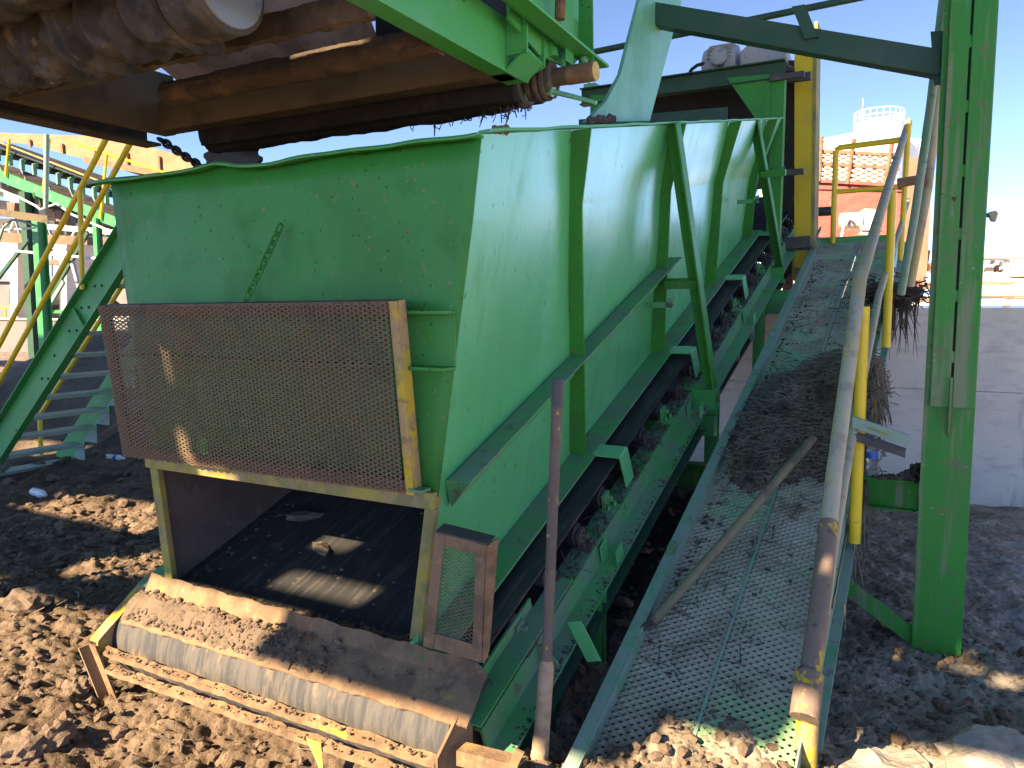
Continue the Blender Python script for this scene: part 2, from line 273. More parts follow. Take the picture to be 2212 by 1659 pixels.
def soil_mat():
    m = bpy.data.materials.new('soil'); m.use_nodes = True; nt = m.node_tree; N = nt.nodes; L = nt.links
    b = N['Principled BSDF']; b.inputs['Roughness'].default_value = .95; b.inputs['Specular IOR Level'].default_value = .2
    tc = N.new('ShaderNodeTexCoord'); at = N.new('ShaderNodeAttribute'); at.attribute_name = 'zone'
    def nz(sc, det=8, ro=.65):
        t = N.new('ShaderNodeTexNoise'); t.inputs['Scale'].default_value = sc; t.inputs['Detail'].default_value = det; t.inputs['Roughness'].default_value = ro
        L.new(tc.outputs['Object'], t.inputs[0]); return t.outputs[0]
    def rm(x, lo, hi):
        r = N.new('ShaderNodeMapRange'); r.interpolation_type = 'SMOOTHSTEP'; r.inputs[1].default_value = lo; r.inputs[2].default_value = hi; L.new(x, r.inputs[0]); return r.outputs[0]
    def mix(f, a, c):
        x = N.new('ShaderNodeMixRGB')
        L.new(f, x.inputs[0])
        for i, q in ((1, a), (2, c)):
            if isinstance(q, tuple): x.inputs[i].default_value = (*q, 1)
            else: L.new(q, x.inputs[i])
        return x.outputs[0]
    sep = N.new('ShaderNodeSeparateColor'); L.new(at.outputs['Color'], sep.inputs[0])
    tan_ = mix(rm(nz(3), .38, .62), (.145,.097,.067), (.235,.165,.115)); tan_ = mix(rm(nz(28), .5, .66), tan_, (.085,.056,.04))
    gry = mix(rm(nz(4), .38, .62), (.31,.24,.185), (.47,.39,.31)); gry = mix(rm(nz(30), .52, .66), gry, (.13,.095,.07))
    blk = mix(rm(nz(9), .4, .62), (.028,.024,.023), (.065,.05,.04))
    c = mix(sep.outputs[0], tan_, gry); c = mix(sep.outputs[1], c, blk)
    mul = N.new('ShaderNodeMath'); mul.operation = 'MULTIPLY'; L.new(sep.outputs[2], mul.inputs[0]); mul.use_clamp = True
    ad = N.new('ShaderNodeMath'); ad.operation = 'SUBTRACT'; L.new(sep.outputs[2], ad.inputs[0]); ad.inputs[1].default_value = 1.0; ad.use_clamp = True
    mxm = N.new('ShaderNodeMath'); mxm.operation = 'MAXIMUM'; L.new(rm(nz(5), .42, .56), mxm.inputs[0]); L.new(ad.outputs[0], mxm.inputs[1]); L.new(mxm.outputs[0], mul.inputs[1])
    c = mix(mul.outputs[0], c, (.48,.45,.44))
    L.new(c, b.inputs['Base Color'])
    last = None
    for sc, d in ((12, .03), (45, .012), (160, .004)):
        bp = N.new('ShaderNodeBump'); bp.inputs['Distance'].default_value = d; L.new(nz(sc), bp.inputs['Height'])
        if last: L.new(last, bp.inputs['Normal'])
        last = bp.outputs[0]
    L.new(last, b.inputs['Normal']); return m
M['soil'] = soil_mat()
# ------------------------------------------------------------------ ground
def vnoise(x, y, seed):
    g = np.random.default_rng(seed); T = g.random((256, 256))
    xi = np.floor(x).astype(int); yi = np.floor(y).astype(int); fx = x-xi; fy = y-yi
    fx = fx*fx*(3-2*fx); fy = fy*fy*(3-2*fy)
    a = T[xi % 256, yi % 256]; b = T[(xi+1) % 256, yi % 256]; c = T[xi % 256, (yi+1) % 256]; d = T[(xi+1) % 256, (yi+1) % 256]
    return (a*(1-fx)+b*fx)*(1-fy) + (c*(1-fx)+d*fx)*fy - .5
def sstep(x, a, b): t = np.clip((x-a)/(b-a), 0, 1); return t*t*(3-2*t)
def base_h(u, v):
    h = 0.0*u
    under = sstep(v, 2.3, 4.4)*(1-sstep(u, -1.15, -.75))*sstep(u, -3.6, -3.0)
    h = h + .30*under*(1-.9*sstep(v, 5, 7))
    h = h + .17*np.exp(-(((u+.62)/.42)**2 + ((v-2.55)/.34)**2))          # soil spilt over the foot of the ramp
    h = h - .10*np.exp(-(((u+1.02)/.16)**2 + ((v-2.75)/.5)**2))
    h = h + .06*np.exp(-(((u+1.0)/.3)**2 + ((v-2.15)/.2)**2))
    h = h + .10*np.exp(-(((u+3.7)/.7)**2 + ((v-1.9)/.8)**2))
    h = h + 1.25*np.exp(-(((u+11.2)/2.4)**2 + ((v-7.6)/1.5)**2)) + .5*np.exp(-(((u+8.6)/1.2)**2 + ((v-7.2)/.8)**2))
    h = h + .10*sstep(u, .3, 1.2)*np.exp(-((v-2.3)/.7)**2)
    return h
def soil_h(X, Y):
    u = X*U[0]+Y*U[1]; v = X*V[0]+Y*V[1]
    near = np.exp(-((np.hypot(X+3, Y-4)/11)**4))
    rough = .55 + .45*(1-sstep(u, -1.2, -.2))
    flat = 1 - .75*sstep(u, .35, .9)*sstep(v, 4.0, 5.0)
    n = .055*vnoise(X*2.3, Y*2.3, 1) + rough*(.055*vnoise(X*6.1, Y*6.1, 2) + .034*vnoise(X*14, Y*14, 3) + .028*vnoise(X*31, Y*31, 4))
    cl = vnoise(X*9+40, Y*9, 5); n = n + rough*.05*np.abs(cl) + rough*(.030*np.abs(vnoise(X*24, Y*24, 7)) + .028*np.abs(vnoise(X*47, Y*47, 8))) + .016*vnoise(X*75, Y*75, 6)
    return base_h(u, v) + n*near*flat + .1*vnoise(X*.3, Y*.3, 9)*(1-near)*0
def axis(lo, hi, st, far):
    a = list(np.arange(lo, hi, st)); d = st; x = lo; l = []
    while x > -far: d *= 1.16; x -= d; l.append(x)
    d = st; x = a[-1]; r = []
    while x < far: d *= 1.16; x += d; r.append(x)
    return np.array(l[::-1] + a + r)
gx = axis(-5.0, 3.6, .0135, 900); gy = axis(1.3, 6.0, .0135, 900)
GX, GY = np.meshgrid(gx, gy, indexing='ij'); GZ = soil_h(GX, GY)
me = bpy.data.meshes.new('ground'); nx, ny = len(gx), len(gy)
idx = np.arange(nx*ny).reshape(nx, ny)
q = np.stack([idx[:-1,:-1], idx[1:,:-1], idx[1:,1:], idx[:-1,1:]], -1).reshape(-1, 4)
me.vertices.add(nx*ny); me.vertices.foreach_set('co', np.stack([GX, GY, GZ], -1).reshape(-1).astype(np.float32))
me.loops.add(q.size); me.loops.foreach_set('vertex_index', q.reshape(-1).astype(np.int32))
me.polygons.add(len(q)); me.polygons.foreach_set('loop_start', (np.arange(len(q))*4).astype(np.int32))
me.update(); me.validate()
gu = (GX*U[0]+GY*U[1]).reshape(-1); gv = (GX*V[0]+GY*V[1]).reshape(-1)
zone = np.zeros((nx*ny, 4), np.float32)
farz = sstep(gv, 9, 14)
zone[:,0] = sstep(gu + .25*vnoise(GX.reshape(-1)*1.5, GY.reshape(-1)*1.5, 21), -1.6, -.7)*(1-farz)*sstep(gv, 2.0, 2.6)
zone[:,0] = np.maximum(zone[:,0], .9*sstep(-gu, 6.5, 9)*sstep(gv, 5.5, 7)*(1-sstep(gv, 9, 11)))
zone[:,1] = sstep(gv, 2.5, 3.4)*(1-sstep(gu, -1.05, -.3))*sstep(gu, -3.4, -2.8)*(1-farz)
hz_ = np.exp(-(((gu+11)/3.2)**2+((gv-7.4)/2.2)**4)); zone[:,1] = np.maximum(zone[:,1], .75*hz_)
zone[:,2] = np.clip(np.exp(-(((gu-.85)/.6)**2+((gv-2.55)/.35)**2)) + 1.25*np.exp(-(((gu-1.25)/.8)**4+((gv-5.2)/1.3)**4)) + .35*farz, 0, 1)
bounce_yard = sstep(gu, 1.9, 3.2)*(1-sstep(gv, 6.5, 7.3)) + sstep(gv, 7.7, 8.5)*sstep(gu, -3, 0)  # pale ground, at right added to bounce light onto wall and steel
zone[:,2] = np.clip(zone[:,2] + 2.0*np.clip(bounce_yard, 0, 1), 0, 2)
zone[:,3] = 1
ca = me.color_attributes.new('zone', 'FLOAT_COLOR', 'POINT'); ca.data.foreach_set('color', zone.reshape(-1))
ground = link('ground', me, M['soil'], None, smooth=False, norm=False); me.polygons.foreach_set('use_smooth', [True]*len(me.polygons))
tag(ground, kind='structure')
def gh(u, v):
    p = P(u, v, 0); return float(soil_h(np.array([p[0]]), np.array([p[1]]))[0])
# loose clods strewn over the soil
mb = MB(); g = np.random.default_rng(5)
def strew(n, ulo, uhi, vlo, vhi, r0, r1, ok=None):
    for i in range(n):
        u_, v_ = g.uniform(ulo, uhi), g.uniform(vlo, vhi)
        if ok and not ok(u_, v_): continue
        r = r0*(r1/r0)**(g.random()**2.6)
        mb.lump(P(u_, v_, gh(u_, v_) + r*.25), r, int(g.integers(1e9)), (g.uniform(.8,1.4), g.uniform(.7,1.1), g.uniform(.55,.9)), .28)
notray = lambda a, b: not (-3.0 < a < -1.2 and b > 1.95)
strew(4200, -5.6, -1.0, 1.2, 3.4, .005, .034, notray)
strew(700, -8, -3.1, 3.0, 5.6, .015, .07)
strew(1300, -1.15, .1, 1.7, 2.75, .006, .034)
strew(1500, -.25, 1.9, 2.2, 4.2, .006, .036)
strew(350, -2.9, -1.0, 2.6, 5.0, .012, .05)
solo('soil_clods', mb, M['rock'], 'loose brown soil clods strewn over the trampled dirt', 'soil clods', kind='stuff')
mb = MB()
for k in range(420):
    reg = random.random()
    if reg < .55: u_, v_ = random.uniform(-5.2, -1.1), random.uniform(1.3, 3.6)
    else: u_, v_ = random.uniform(-1.1, 1.2), random.uniform(1.9, 4)
    if not notray(u_, v_): continue
    p = P(u_, v_, gh(u_, v_)+.015); a = random.uniform(0, 6.28); l = random.uniform(.03, .11); d = np.array([cos(a), sin(a), random.uniform(-.1,.4)])
    b_ = np.array([-d[1], d[0], 0])*random.uniform(-.3, .3)
    mb.tube([p, p+d*l*.5+b_*l*.5, p+d*l], random.uniform(.0012, .003), 4)
solo('straw_litter', mb, M['root'], 'thin dry roots and straw littering the dirt', 'straw', kind='stuff')
# ------------------------------------------------------------------ panels added unseen behind the camera, holed to shape shade and sun patches
t = thing('shade_panel', 'tall green panel on legs added out of view, its openings shaping the sun patches', 'shade panel', P(-1, -2.5, 0))
def holed(u0, u1, w0, w1, holes, v0=-2.56, v1=-2.5):
    us = sorted({u0, u1, *[h[0] for h in holes], *[h[1] for h in holes]}); ws = sorted({w0, w1, *[h[2] for h in holes], *[h[3] for h in holes]})
    m_ = MB()
    for a, b in zip(us[:-1], us[1:]):
        for c, d in zip(ws[:-1], ws[1:]):
            if any(h[0] <= (a+b)/2 <= h[1] and h[2] <= (c+d)/2 <= h[3] for h in holes): continue
            m_.box(a, b, v0, v1, c, d)
    return m_
SHADE_BOTTOM = 3.46
HB = SHADE_BOTTOM
obj('shade_sheet', holed(-6.6, -.8, HB, 11.36, [(-2.70, -.8, HB, 3.70), (-2.37, -.8, HB, 3.92), (-4.75, -3.93, HB, 3.71), (-6.6, -6.05, 3.62, 4.02), (-4.42, -4.2, 4.06, 4.2), (-4.30, -3.80, 3.78, 3.92),
    (-4.47, -4.40, 4.19, 4.33), (-4.455, -4.42, 4.48, 4.66), (-3.78, -3.42, 5.48, 5.82), (-2.56, -2.345, 4.42, 4.51), (-2.335, -2.30, 4.42, 4.61), (-2.29, -2.22, 4.42, 4.5), (-2.205, -2.19, 4.42, 4.49), (-2.16, -2.04, 4.37, 4.47)]), M['green_dusty'], t)  # openings cut where sun patches should fall
obj('shade_sheet', MB().box(-6.6, -5.45, -2.56, -2.5, 11.364, 12.2).box(-7.7, -6.604, -2.56, -2.5, 8.63, 11.6), M['green_dusty'], t)  # added height that keeps motor and portal in shade
for u_ in (-6.3, -1.0): obj('leg', MB().box(u_-.1, u_+.1, -2.75, -2.57, 0, SHADE_BOTTOM+.4), M['green_dusty'], t)
t = thing('low_shade_panel', 'lower green panel beside the tall one, added out of view to cast shade', 'shed', P(-9, -2.5, 0))
obj('wall', holed(-24, -6.6, 3.5, 8.6, [(-8.7, -7.2, 4.15, 4.6), (-12.3, -11.3, 4.75, 5.5)]), M['green_dusty'], t)  # added shade sheet, opened for the lit ground and stair foot
for u_ in (-23, -11.2, -7.2): obj('leg', MB().box(u_-.09, u_+.09, -2.75, -2.57, 0, 4.0), M['green_dusty'], t)
# ------------------------------------------------------------------ concrete wall
WV = 7.33
t = thing('concrete_wall', 'grey cast concrete retaining wall behind the walkway and column', 'wall', P(3, WV, 0))
obj('lower_course', MB().box(-3.2, 9, WV, WV+.3, -.3, .93), M['concrete'], t)
obj('upper_course', MB().box(-3.2, 9, WV+.004, WV+.3, .934, 1.62), M['concrete'], t)
obj('coping', MB().box(-3.2, 9, WV+.02, WV+.28, 1.622, 1.635), M['concrete'], t)
pp = [P(.9, WV+.42, 1.70), P(9, WV+.42, 1.70)]
mb = MB().tube(pp, .05, 14)
for u_ in (1.2, 2.6, 4.2, 6): mb.box(u_-.03, u_+.03, WV+.36, WV+.48, 0, 1.66)
solo('wall_pipe', mb, M['cream'], 'pale pipe running along the top of the concrete wall', 'pipe', smooth=True)
# ------------------------------------------------------------------ feed hopper
UC = -2.205
def mir(p): return (2*UC-p[0], p[1], p[2])
hop = thing('feed_hopper', 'big green steel feed hopper with sloping ribbed sides over the inclined belt', 'hopper', P(UC, 4.5, 0))
RIM = lambda v: 2.152 + .219*(v-V0)
VE = 7.45
topR = (-1.277, V0, RIM(V0)); topRe = (-1.277, VE, RIM(VE)); fdR = (-1.313, V0, 1.88); fdRe = (-1.455, VE, 2.83)
btR = (-1.543, V0, .40); btRe = (-1.543, VE, .43+SL*(VE-V0))
# dented rim line: a gridded plate, so that it is not perfectly flat
def plate(a, b, c, d, nu, nv, th, nrm, wob=0.0, seed=1):
    """bilinear plate a-b (bottom), d-c (top) with thickness th along nrm and shallow dents"""
    a, b, c, d = [np.asarray(q, float) for q in (a, b, c, d)]; g_ = np.random.default_rng(seed); ph = g_.uniform(0, 6.28, 6)
    m_ = MB(); vs = []
    for side in (0, 1):
        for j in range(nv+1):
            for i in range(nu+1):
                s, r = i/nu, j/nv; p = (a*(1-s)+b*s)*(1-r) + (d*(1-s)+c*s)*r
                e = 16*s*(1-s)*r*(1-r)
                k = wob*e*(sin(7*s+ph[0])*sin(4*r+ph[1]) + .6*sin(15*s+ph[2])*sin(9*r+ph[3]))
                vs.append(p + nrm*(k - side*th))
    n = (nu+1)*(nv+1); fs = []
    for j in range(nv):
        for i in range(nu):
            q0 = j*(nu+1)+i; fs.append((q0, q0+1, q0+nu+2, q0+nu+1)); fs.append((n+q0+nu+1, n+q0+nu+2, n+q0+1, n+q0))
    per = [i for i in range(nu+1)] + [(j+1)*(nu+1)-1 for j in range(1, nv+1)] + [nv*(nu+1)+i for i in range(nu-1, -1, -1)] + [j*(nu+1) for j in range(nv-1, 0, -1)]
    for i, k in enumerate(per): k2 = per[(i+1) % len(per)]; fs.append((k, k+n, k2+n, k2))
    m_.add(vs, fs); return m_
def rimwave(i): return 0
nR = unit(np.cross(TD, P(*fdR)-P(*btR))); nR = nR if nR @ U > 0 else -nR
side = plate(P(*btR), P(*btRe), P(*fdRe), P(*fdR), 60, 24, .008, nR, .007, 3)
up_ = plate(P(*fdR), P(*fdRe), P(*topRe), P(*topR), 60, 8, .008, U, .004, 4)
sp = obj('side_plate', side, M['green_skylit'], hop, smooth=True)
obj('upper_panel', up_, M['green_skylit'], hop, smooth=True)
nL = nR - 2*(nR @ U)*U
obj('side_plate', plate(P(*mir(btR)), P(*mir(btRe)), P(*mir(fdRe)), P(*mir(fdR)), 20, 8, .008, nL, .004, 5), M['green_shaded'], hop, smooth=True)
obj('upper_panel', plate(P(*mir(fdR)), P(*mir(fdRe)), P(*mir(topRe)), P(*mir(topR)), 20, 4, .008, -U, .003, 6), M['green_shaded'], hop, smooth=True)
# front plate, with the folded-over top lip
OPW = .935
oR = lambda w: np.interp(w, [.40, 1.88, 2.152], [-1.543, -1.313, -1.277]); oL = lambda w: 2*UC - oR(w)
fp = MB(); nn = 34; tops = [2.145 + .0012*sin(i*.9) + .02*math.exp(-((i-13)/1.5)**2) - .012*math.exp(-((i-17)/3)**2) for i in range(nn+1)]
fpv = []
rows = [OPW, 1.15, 1.5, 1.88, 2.06, None]
for r in rows:
    for i in range(nn+1):
        w_ = tops[i] if r is None else r; s_ = i/nn; u_ = oL(w_)*(1-s_)+oR(w_)*s_
        fpv.append(P(u_, V0 - .004*sin(s_*9+w_*3)*sin(pi*s_) , w_))
fs = [(j*(nn+1)+i, j*(nn+1)+i+1, (j+1)*(nn+1)+i+1, (j+1)*(nn+1)+i) for j in range(len(rows)-1) for i in range(nn)]
fp.add(fpv, fs)
fo = obj('front_plate', fp, M['green_shaded'], hop, smooth=True)
sm_ = fo.modifiers.new('solid', 'SOLIDIFY'); sm_.thickness = .008; sm_.offset = 0
lip = MB(); lv = []
for k, (dv, dw) in enumerate([(0, 0), (-.022, .008), (-.045, .004), (-.055, -.006)]):
    for i in range(nn+1):
        s_ = i/nn; e = .06*math.exp(-(s_/.03)**2); u_ = (oL(2.15)-.035)*(1-s_)+(oR(2.15)+.01)*s_ - e; lv.append(P(u_, V0+dv*(1+.15*sin(i*1.3)), tops[i]+dw))
lip.add(lv, [(j*(nn+1)+i, j*(nn+1)+i+1, (j+1)*(nn+1)+i+1, (j+1)*(nn+1)+i) for j in range(3) for i in range(nn)])
lo_ = obj('rim', lip, M['green_over'], hop, smooth=True); sm_ = lo_.modifiers.new('solid', 'SOLIDIFY'); sm_.thickness = .007
# side rims, uneven flat bars
for sgn, mm in ((1, 'green_over'), (-1, 'green_shaded')):
    rb = MB(); n_ = 40; vs = []
    for i in range(n_+1):
        v_ = V0 + (VE-V0)*i/n_; w_ = RIM(v_) + .003*sin(i*1.7)*sin(i*.45); u_ = -1.277 if sgn > 0 else 2*UC+1.277
        for a, b in ((-.012, 0), (.03, .004), (.03, .014), (-.012, .012)): vs.append(P(u_+sgn*a+.0015*sin(i*2.3), v_, w_+b))
    rb.add(vs, [(i*4+k, i*4+(k+1) % 4, i*4+4+(k+1) % 4, i*4+4+k) for i in range(n_) for k in range(4)] + [(0,1,2,3), (n_*4, n_*4+3, n_*4+2, n_*4+1)])
    obj('rim', rb, M[mm], hop)
obj('end_plate', MB().prism([P(-2.86, VE, 2.45), P(-1.545, VE, 2.45), P(-1.28, VE, RIM(VE)), P(2*UC+1.28, VE, RIM(VE))], V*.01), M['green_dark'], hop)
obj('end_board', MB().prism([pv(1250, 275, VE-.15), pv(1570, 270, VE-.15), pv(1571, 231, VE-.15), pv(1432, 243, VE-.15), pv(1250, 258, VE-.15)], V*.02), M['green_dark'], hop)
# stiffeners: flat bars square to the belt, bent at the fold
ST = [3.44, 4.672, 5.932, 7.2]
def onside(v_, n_):          # u, v, w on the side plate n_ up along its slope from the bottom edge at v_
    a = np.array([btR[0], v_, .40+SL*(v_-V0)]); d_ = np.array([(fdR[0]-btR[0])/1.48, -.42, 1.0]); return a + d_*n_
for v_ in ST:
    st = MB()
    vb = v_; nf = None
    # fold height and rim height where the stiffener meets them
    for k in range(2000):
        p = onside(v_, k*.001)
        fw = np.interp(p[1], [V0, VE], [1.88, 2.83])
        if nf is None and p[2] >= fw: nf = p.copy()
        if nf is not None and p[2] >= RIM(p[1]): break
    top = np.array([-1.277, p[1], RIM(p[1])-.004]); bot = onside(v_, .0)
    un = lambda w_, base: base
    pr = [bot, nf, top]; dep = [.085, .085, .085]
    a = [P(*q)+U*.002 for q in pr]; b = [P(q[0]+d_, q[1], q[2]-(.0 if i else -.005)) for i, (q, d_) in enumerate(zip(pr, dep))]
    for i in range(2): st.prism([a[i], b[i], b[i+1], a[i+1]], TD*.011)
    obj('stiffener', st, M['green_shaded'], hop, bevel=.002)
# long rib from the front corner to the second stiffener, a flat angle
r0, r1 = (-1.452, 2.19, 1.005), (-1.452, 4.66, 1.91)
rm_ = np.array([-1.452, 3.37, 1.438])
rb = MB(); d_ = unit(P(*r1)-P(*r0)); nn_ = unit(np.cross(d_, U)); nn_ = nn_ if nn_[2] > 0 else -nn_
rb.ext([(0,0),(.10,0),(.10,.008),(.008,.008),(.008,-.10),(0,-.10)], P(*r0), P(*r1), U, nn_)
obj('long_rib', rb, M['green_dusty'], hop, bevel=.002)
# bottom flange along the belt
fl = MB(); te = (VE-V0)/cos(AL)
fl.ext([(-1.56,.035),(-1.41,.035),(-1.41,.047),(-1.56,.047)], I(0,-.05,0), I(0,te,0), U, ND)
obj('skirt_flange', fl, M['green_dusty'], hop)
fl = MB().ext([(-1.556,.048),(-1.535,.048),(-1.535,.085),(-1.556,.065)], I(0,-.02,0), I(0,te,0), U, ND)
obj('weld_bead', fl, M['green_skylit'], hop)
obj('skirt_flange', MB().ext([(2*UC+1.56,.035),(2*UC+1.41,.035),(2*UC+1.41,.047),(2*UC+1.56,.047)], I(0,-.05,0), I(0,te,0), U, ND), M['green_dusty'], hop)
# pegs: little angle brackets sticking out of the side
for (x0, y0), (x1, y1) in (((1393, 665), (1450, 678)), ((1592, 441), (1633, 445)), ((1652, 377), (1702, 372))):
    a = pu(x0, y0, -1.43 if x0 < 1500 else -1.40); b = a + U*.16
    pg = MB().ext(Lp(.045, .03, .006), a, b, TD, W)
    pg.prism([b-U*.045, b-U*.005, b-U*.005+W*.06+U*.02, b-U*.03+W*.05], TD*.006)
    obj('peg', pg, M['green_dusty'], hop)
# diagonal braces standing on outriggers of the conveyor
def brace(x0, y0, v0_, x1, y1, v1_):
    a = pv(x0, y0, v0_) + U*.0; b = pv(x1, y1, v1_)
    d_ = unit(b-a); x_ = unit(np.cross(d_, TD)); x_ = x_ if x_ @ U > 0 else -x_
    m_ = MB().ext([(0,0),(.012,0),(.012,.085),(-.07,.085),(-.07,.073),(0,.073)], a, b, x_, TD)
    obj('brace', m_, M['green_shaded'], hop, bevel=.002)
    face = MB().ext([(.0125,-.001),(.0145,-.001),(.0145,.086),(.0125,.086)], a, b, x_, TD)
    return a, b
a1, b1 = brace(1456, 268, 4.03, 1538, 842, 4.58)
a2, b2 = brace(1634, 262, 6.38, 1688, 578, 6.98)
for q, v_ in (((1445, 613), 4.42), ((1650, 376), 6.6)):
    a = pv(*q, v_); obj('strut', MB().bar(a - U*.02, a + U*.17, .05, .05, ND), M['green_shaded'], hop)
# opening frame and lining
of = MB()
of.prism([P(oL(.40)-.0, V0-.012, .33), P(oL(.40)+.045, V0-.012, .36), P(oL(OPW)+.05, V0-.012, OPW-.015), P(oL(OPW), V0-.012, OPW-.015)], V*.03)
of.prism([P(oR(.40)+.0, V0-.012, .33), P(oR(.40)-.045, V0-.012, .36), P(oR(OPW)-.045, V0-.012, OPW-.015), P(oR(OPW), V0-.012, OPW-.015)], V*.03)
of.box(oL(OPW)-.006, oR(OPW)+.004, V0-.03, V0+.02, OPW-.014, OPW+.045)
obj('opening_frame', of, M['yellow_olive'], hop, bevel=.004)
ln = MB()
for s_ in (1, -1):
    f_ = (lambda p: P(*p)) if s_ > 0 else (lambda p: P(*mir(p)))
    ln.add([f_((btR[0]-.02, V0+.02, .42)), f_((btR[0]-.02, VE, .42+SL*(VE-V0))), f_((fdRe[0]-.022, VE, 2.8)), f_((fdR[0]-.022, V0+.02, 1.84))], [(0,1,2,3)])
obj('lining', ln, M['lining'], hop)
obj('baffle', MB().prism([P(-2.8, 3.15, 1.1), P(-1.6, 3.15, 1.1), P(-1.5, 2.6, 2.0), P(-2.9, 2.6, 2.0)], V*.02), M['lining'], hop)
# channel across the front plate, behind the mesh guard
ch = MB().ext([(0,0),(-.075,0),(-.075,.012),(-.008,.012),(-.008,.185),(-.075,.185),(-.075,.197),(0,.197)], P(oL(1.45)+.02, V0-.008, 1.40), P(-1.372, V0-.008, 1.40), V, W)
obj('front_channel', ch, M['green_shaded'], hop, bevel=.002)
obj('front_ledge', MB().box(-1.53, -1.475, V0-.07, V0-.014, .985, .995), M['green_dusty'], hop)
# ------------------------------------------------------------------ chain
def chain_links(a, b, n, lw, r):
    m_ = MB(); a = np.asarray(a); b = np.asarray(b); d_ = unit(b-a); L_ = np.linalg.norm(b-a); s0 = unit(np.cross(d_, V)); s1 = np.cross(d_, s0)
    for i in range(n):
        c = a + d_*L_*(i+.5)/n + (-W*.006*sin(pi*(i+.5)/n)); sd = s0 if i % 2 else s1; h = L_/n*.72; pts = []
        for k in range(13):
            an = 2*pi*k/12; pts.append(c + d_*(h-lw)*(1 if cos(an) > 0 else -1)*(abs(cos(an)) > .05) + d_*lw*cos(an) + sd*lw*sin(an))
        m_.tube(pts, r, 6)
    return m_
solo('chain', chain_links(pv(606, 487, V0-.03), pv(531, 645, 2.03), 9, .0125, .0045), M['green_shaded'], 'green painted chain hanging from the hopper front down to the mesh guard', 'chain', smooth=True)
# ------------------------------------------------------------------ big mesh guard
def guard(name, label, c, fw, fd, mats, LW, SW, sw, th, legmat=None):
    """c: TL, TR, BR, BL corners; fw frame width, fd leg depth away from the viewer"""
    TL, TR, BR, BL = c; ex = unit(TR-TL); ey = unit(TL-BL); nz_ = unit(np.cross(ex, ey)); nz_ = nz_ if nz_ @ V < 0 else -nz_
    t = thing(name, label, 'guard', (TL+BR)/2)
    for nm, p, q_, ins, mt in (('top_rail', TL, TR, -ey, mats[0]), ('bottom_rail', BL, BR, ey, mats[1]), ('left_rail', BL, TL, ex, mats[2]), ('right_rail', BR, TR, -ex, mats[3])):
        m_ = MB(); e = (ex if ins is ey or ins is -ey or abs(ins @ ey) > .5 else ey)*.0
        off = nz_*(.004 if 'rail' in nm and nm in ('left_rail', 'right_rail') else 0)
        m_.prism([p+off, q_+off, q_+ins*fw[nm]+off, p+ins*fw[nm]+off], -nz_*.007)
        m_.prism([p+off-nz_*.0075, q_+off-nz_*.0075, q_+off+ins*.007-nz_*.0075, p+off+ins*.007-nz_*.0075], -nz_*fd)
        obj(nm, m_, M[mt], t, bevel=.002)
    big = name == 'mesh_guard'; m_ = MB(); o = BL + nz_*(.012 if big else -.010) + ex*.004 + ey*.004
    diamond(m_, o, ex, ey, np.linalg.norm(TR-TL)-(.03 if big else .004), np.linalg.norm(TL-BL)-.006, sw, th, nz_, LW, SW)
    obj('mesh', m_, M['rust_mesh'] if name == 'mesh_guard' else M['rust_mesh'], t)
    return t
TLg, TRg = pv(215, 660, 2.01), pv(857, 650, 2.01); BLg, BRg = pv(270, 985, 2.098), pv(895, 1070, 2.098)
guard('mesh_guard', 'large rusty expanded-metal guard with one yellow edge, leaning off the hopper front', (TLg, TRg, BRg, BLg), dict(top_rail=.045, bottom_rail=.05, left_rail=.05, right_rail=.032), .045, ('rust', 'rust', 'rust', 'yellow_worn'), .037, .0162, .0054, .0022)
TLs, TRs = pv(941, 1150, 2.05), pv(1050, 1178, 2.05); BLs, BRs = pv(915, 1395, 2.05), pv(1040, 1432, 2.05)
t = guard('corner_guard', 'small narrow dusty mesh guard at the lower right corner of the hopper', (TLs, TRs, BRs, BLs), dict(top_rail=.04, bottom_rail=.055, left_rail=.04, right_rail=.035), .04, ('tail_guard', 'tail_guard', 'tail_guard', 'tail_guard'), .026, .0135, .0022, .0015)
obj('side_flange', MB().prism([TRs, BRs+U*.004, BRs+U*.004+V*.035+W*.03, TRs+V*.05+W*.012+U*.012], U*.006), M['tail_guard'], t)
obj('top_flange', MB().prism([TLs, TRs, TRs+V*.06+W*.01, TLs+V*.05+W*.014], W*.005), M['dark_steel'], t)
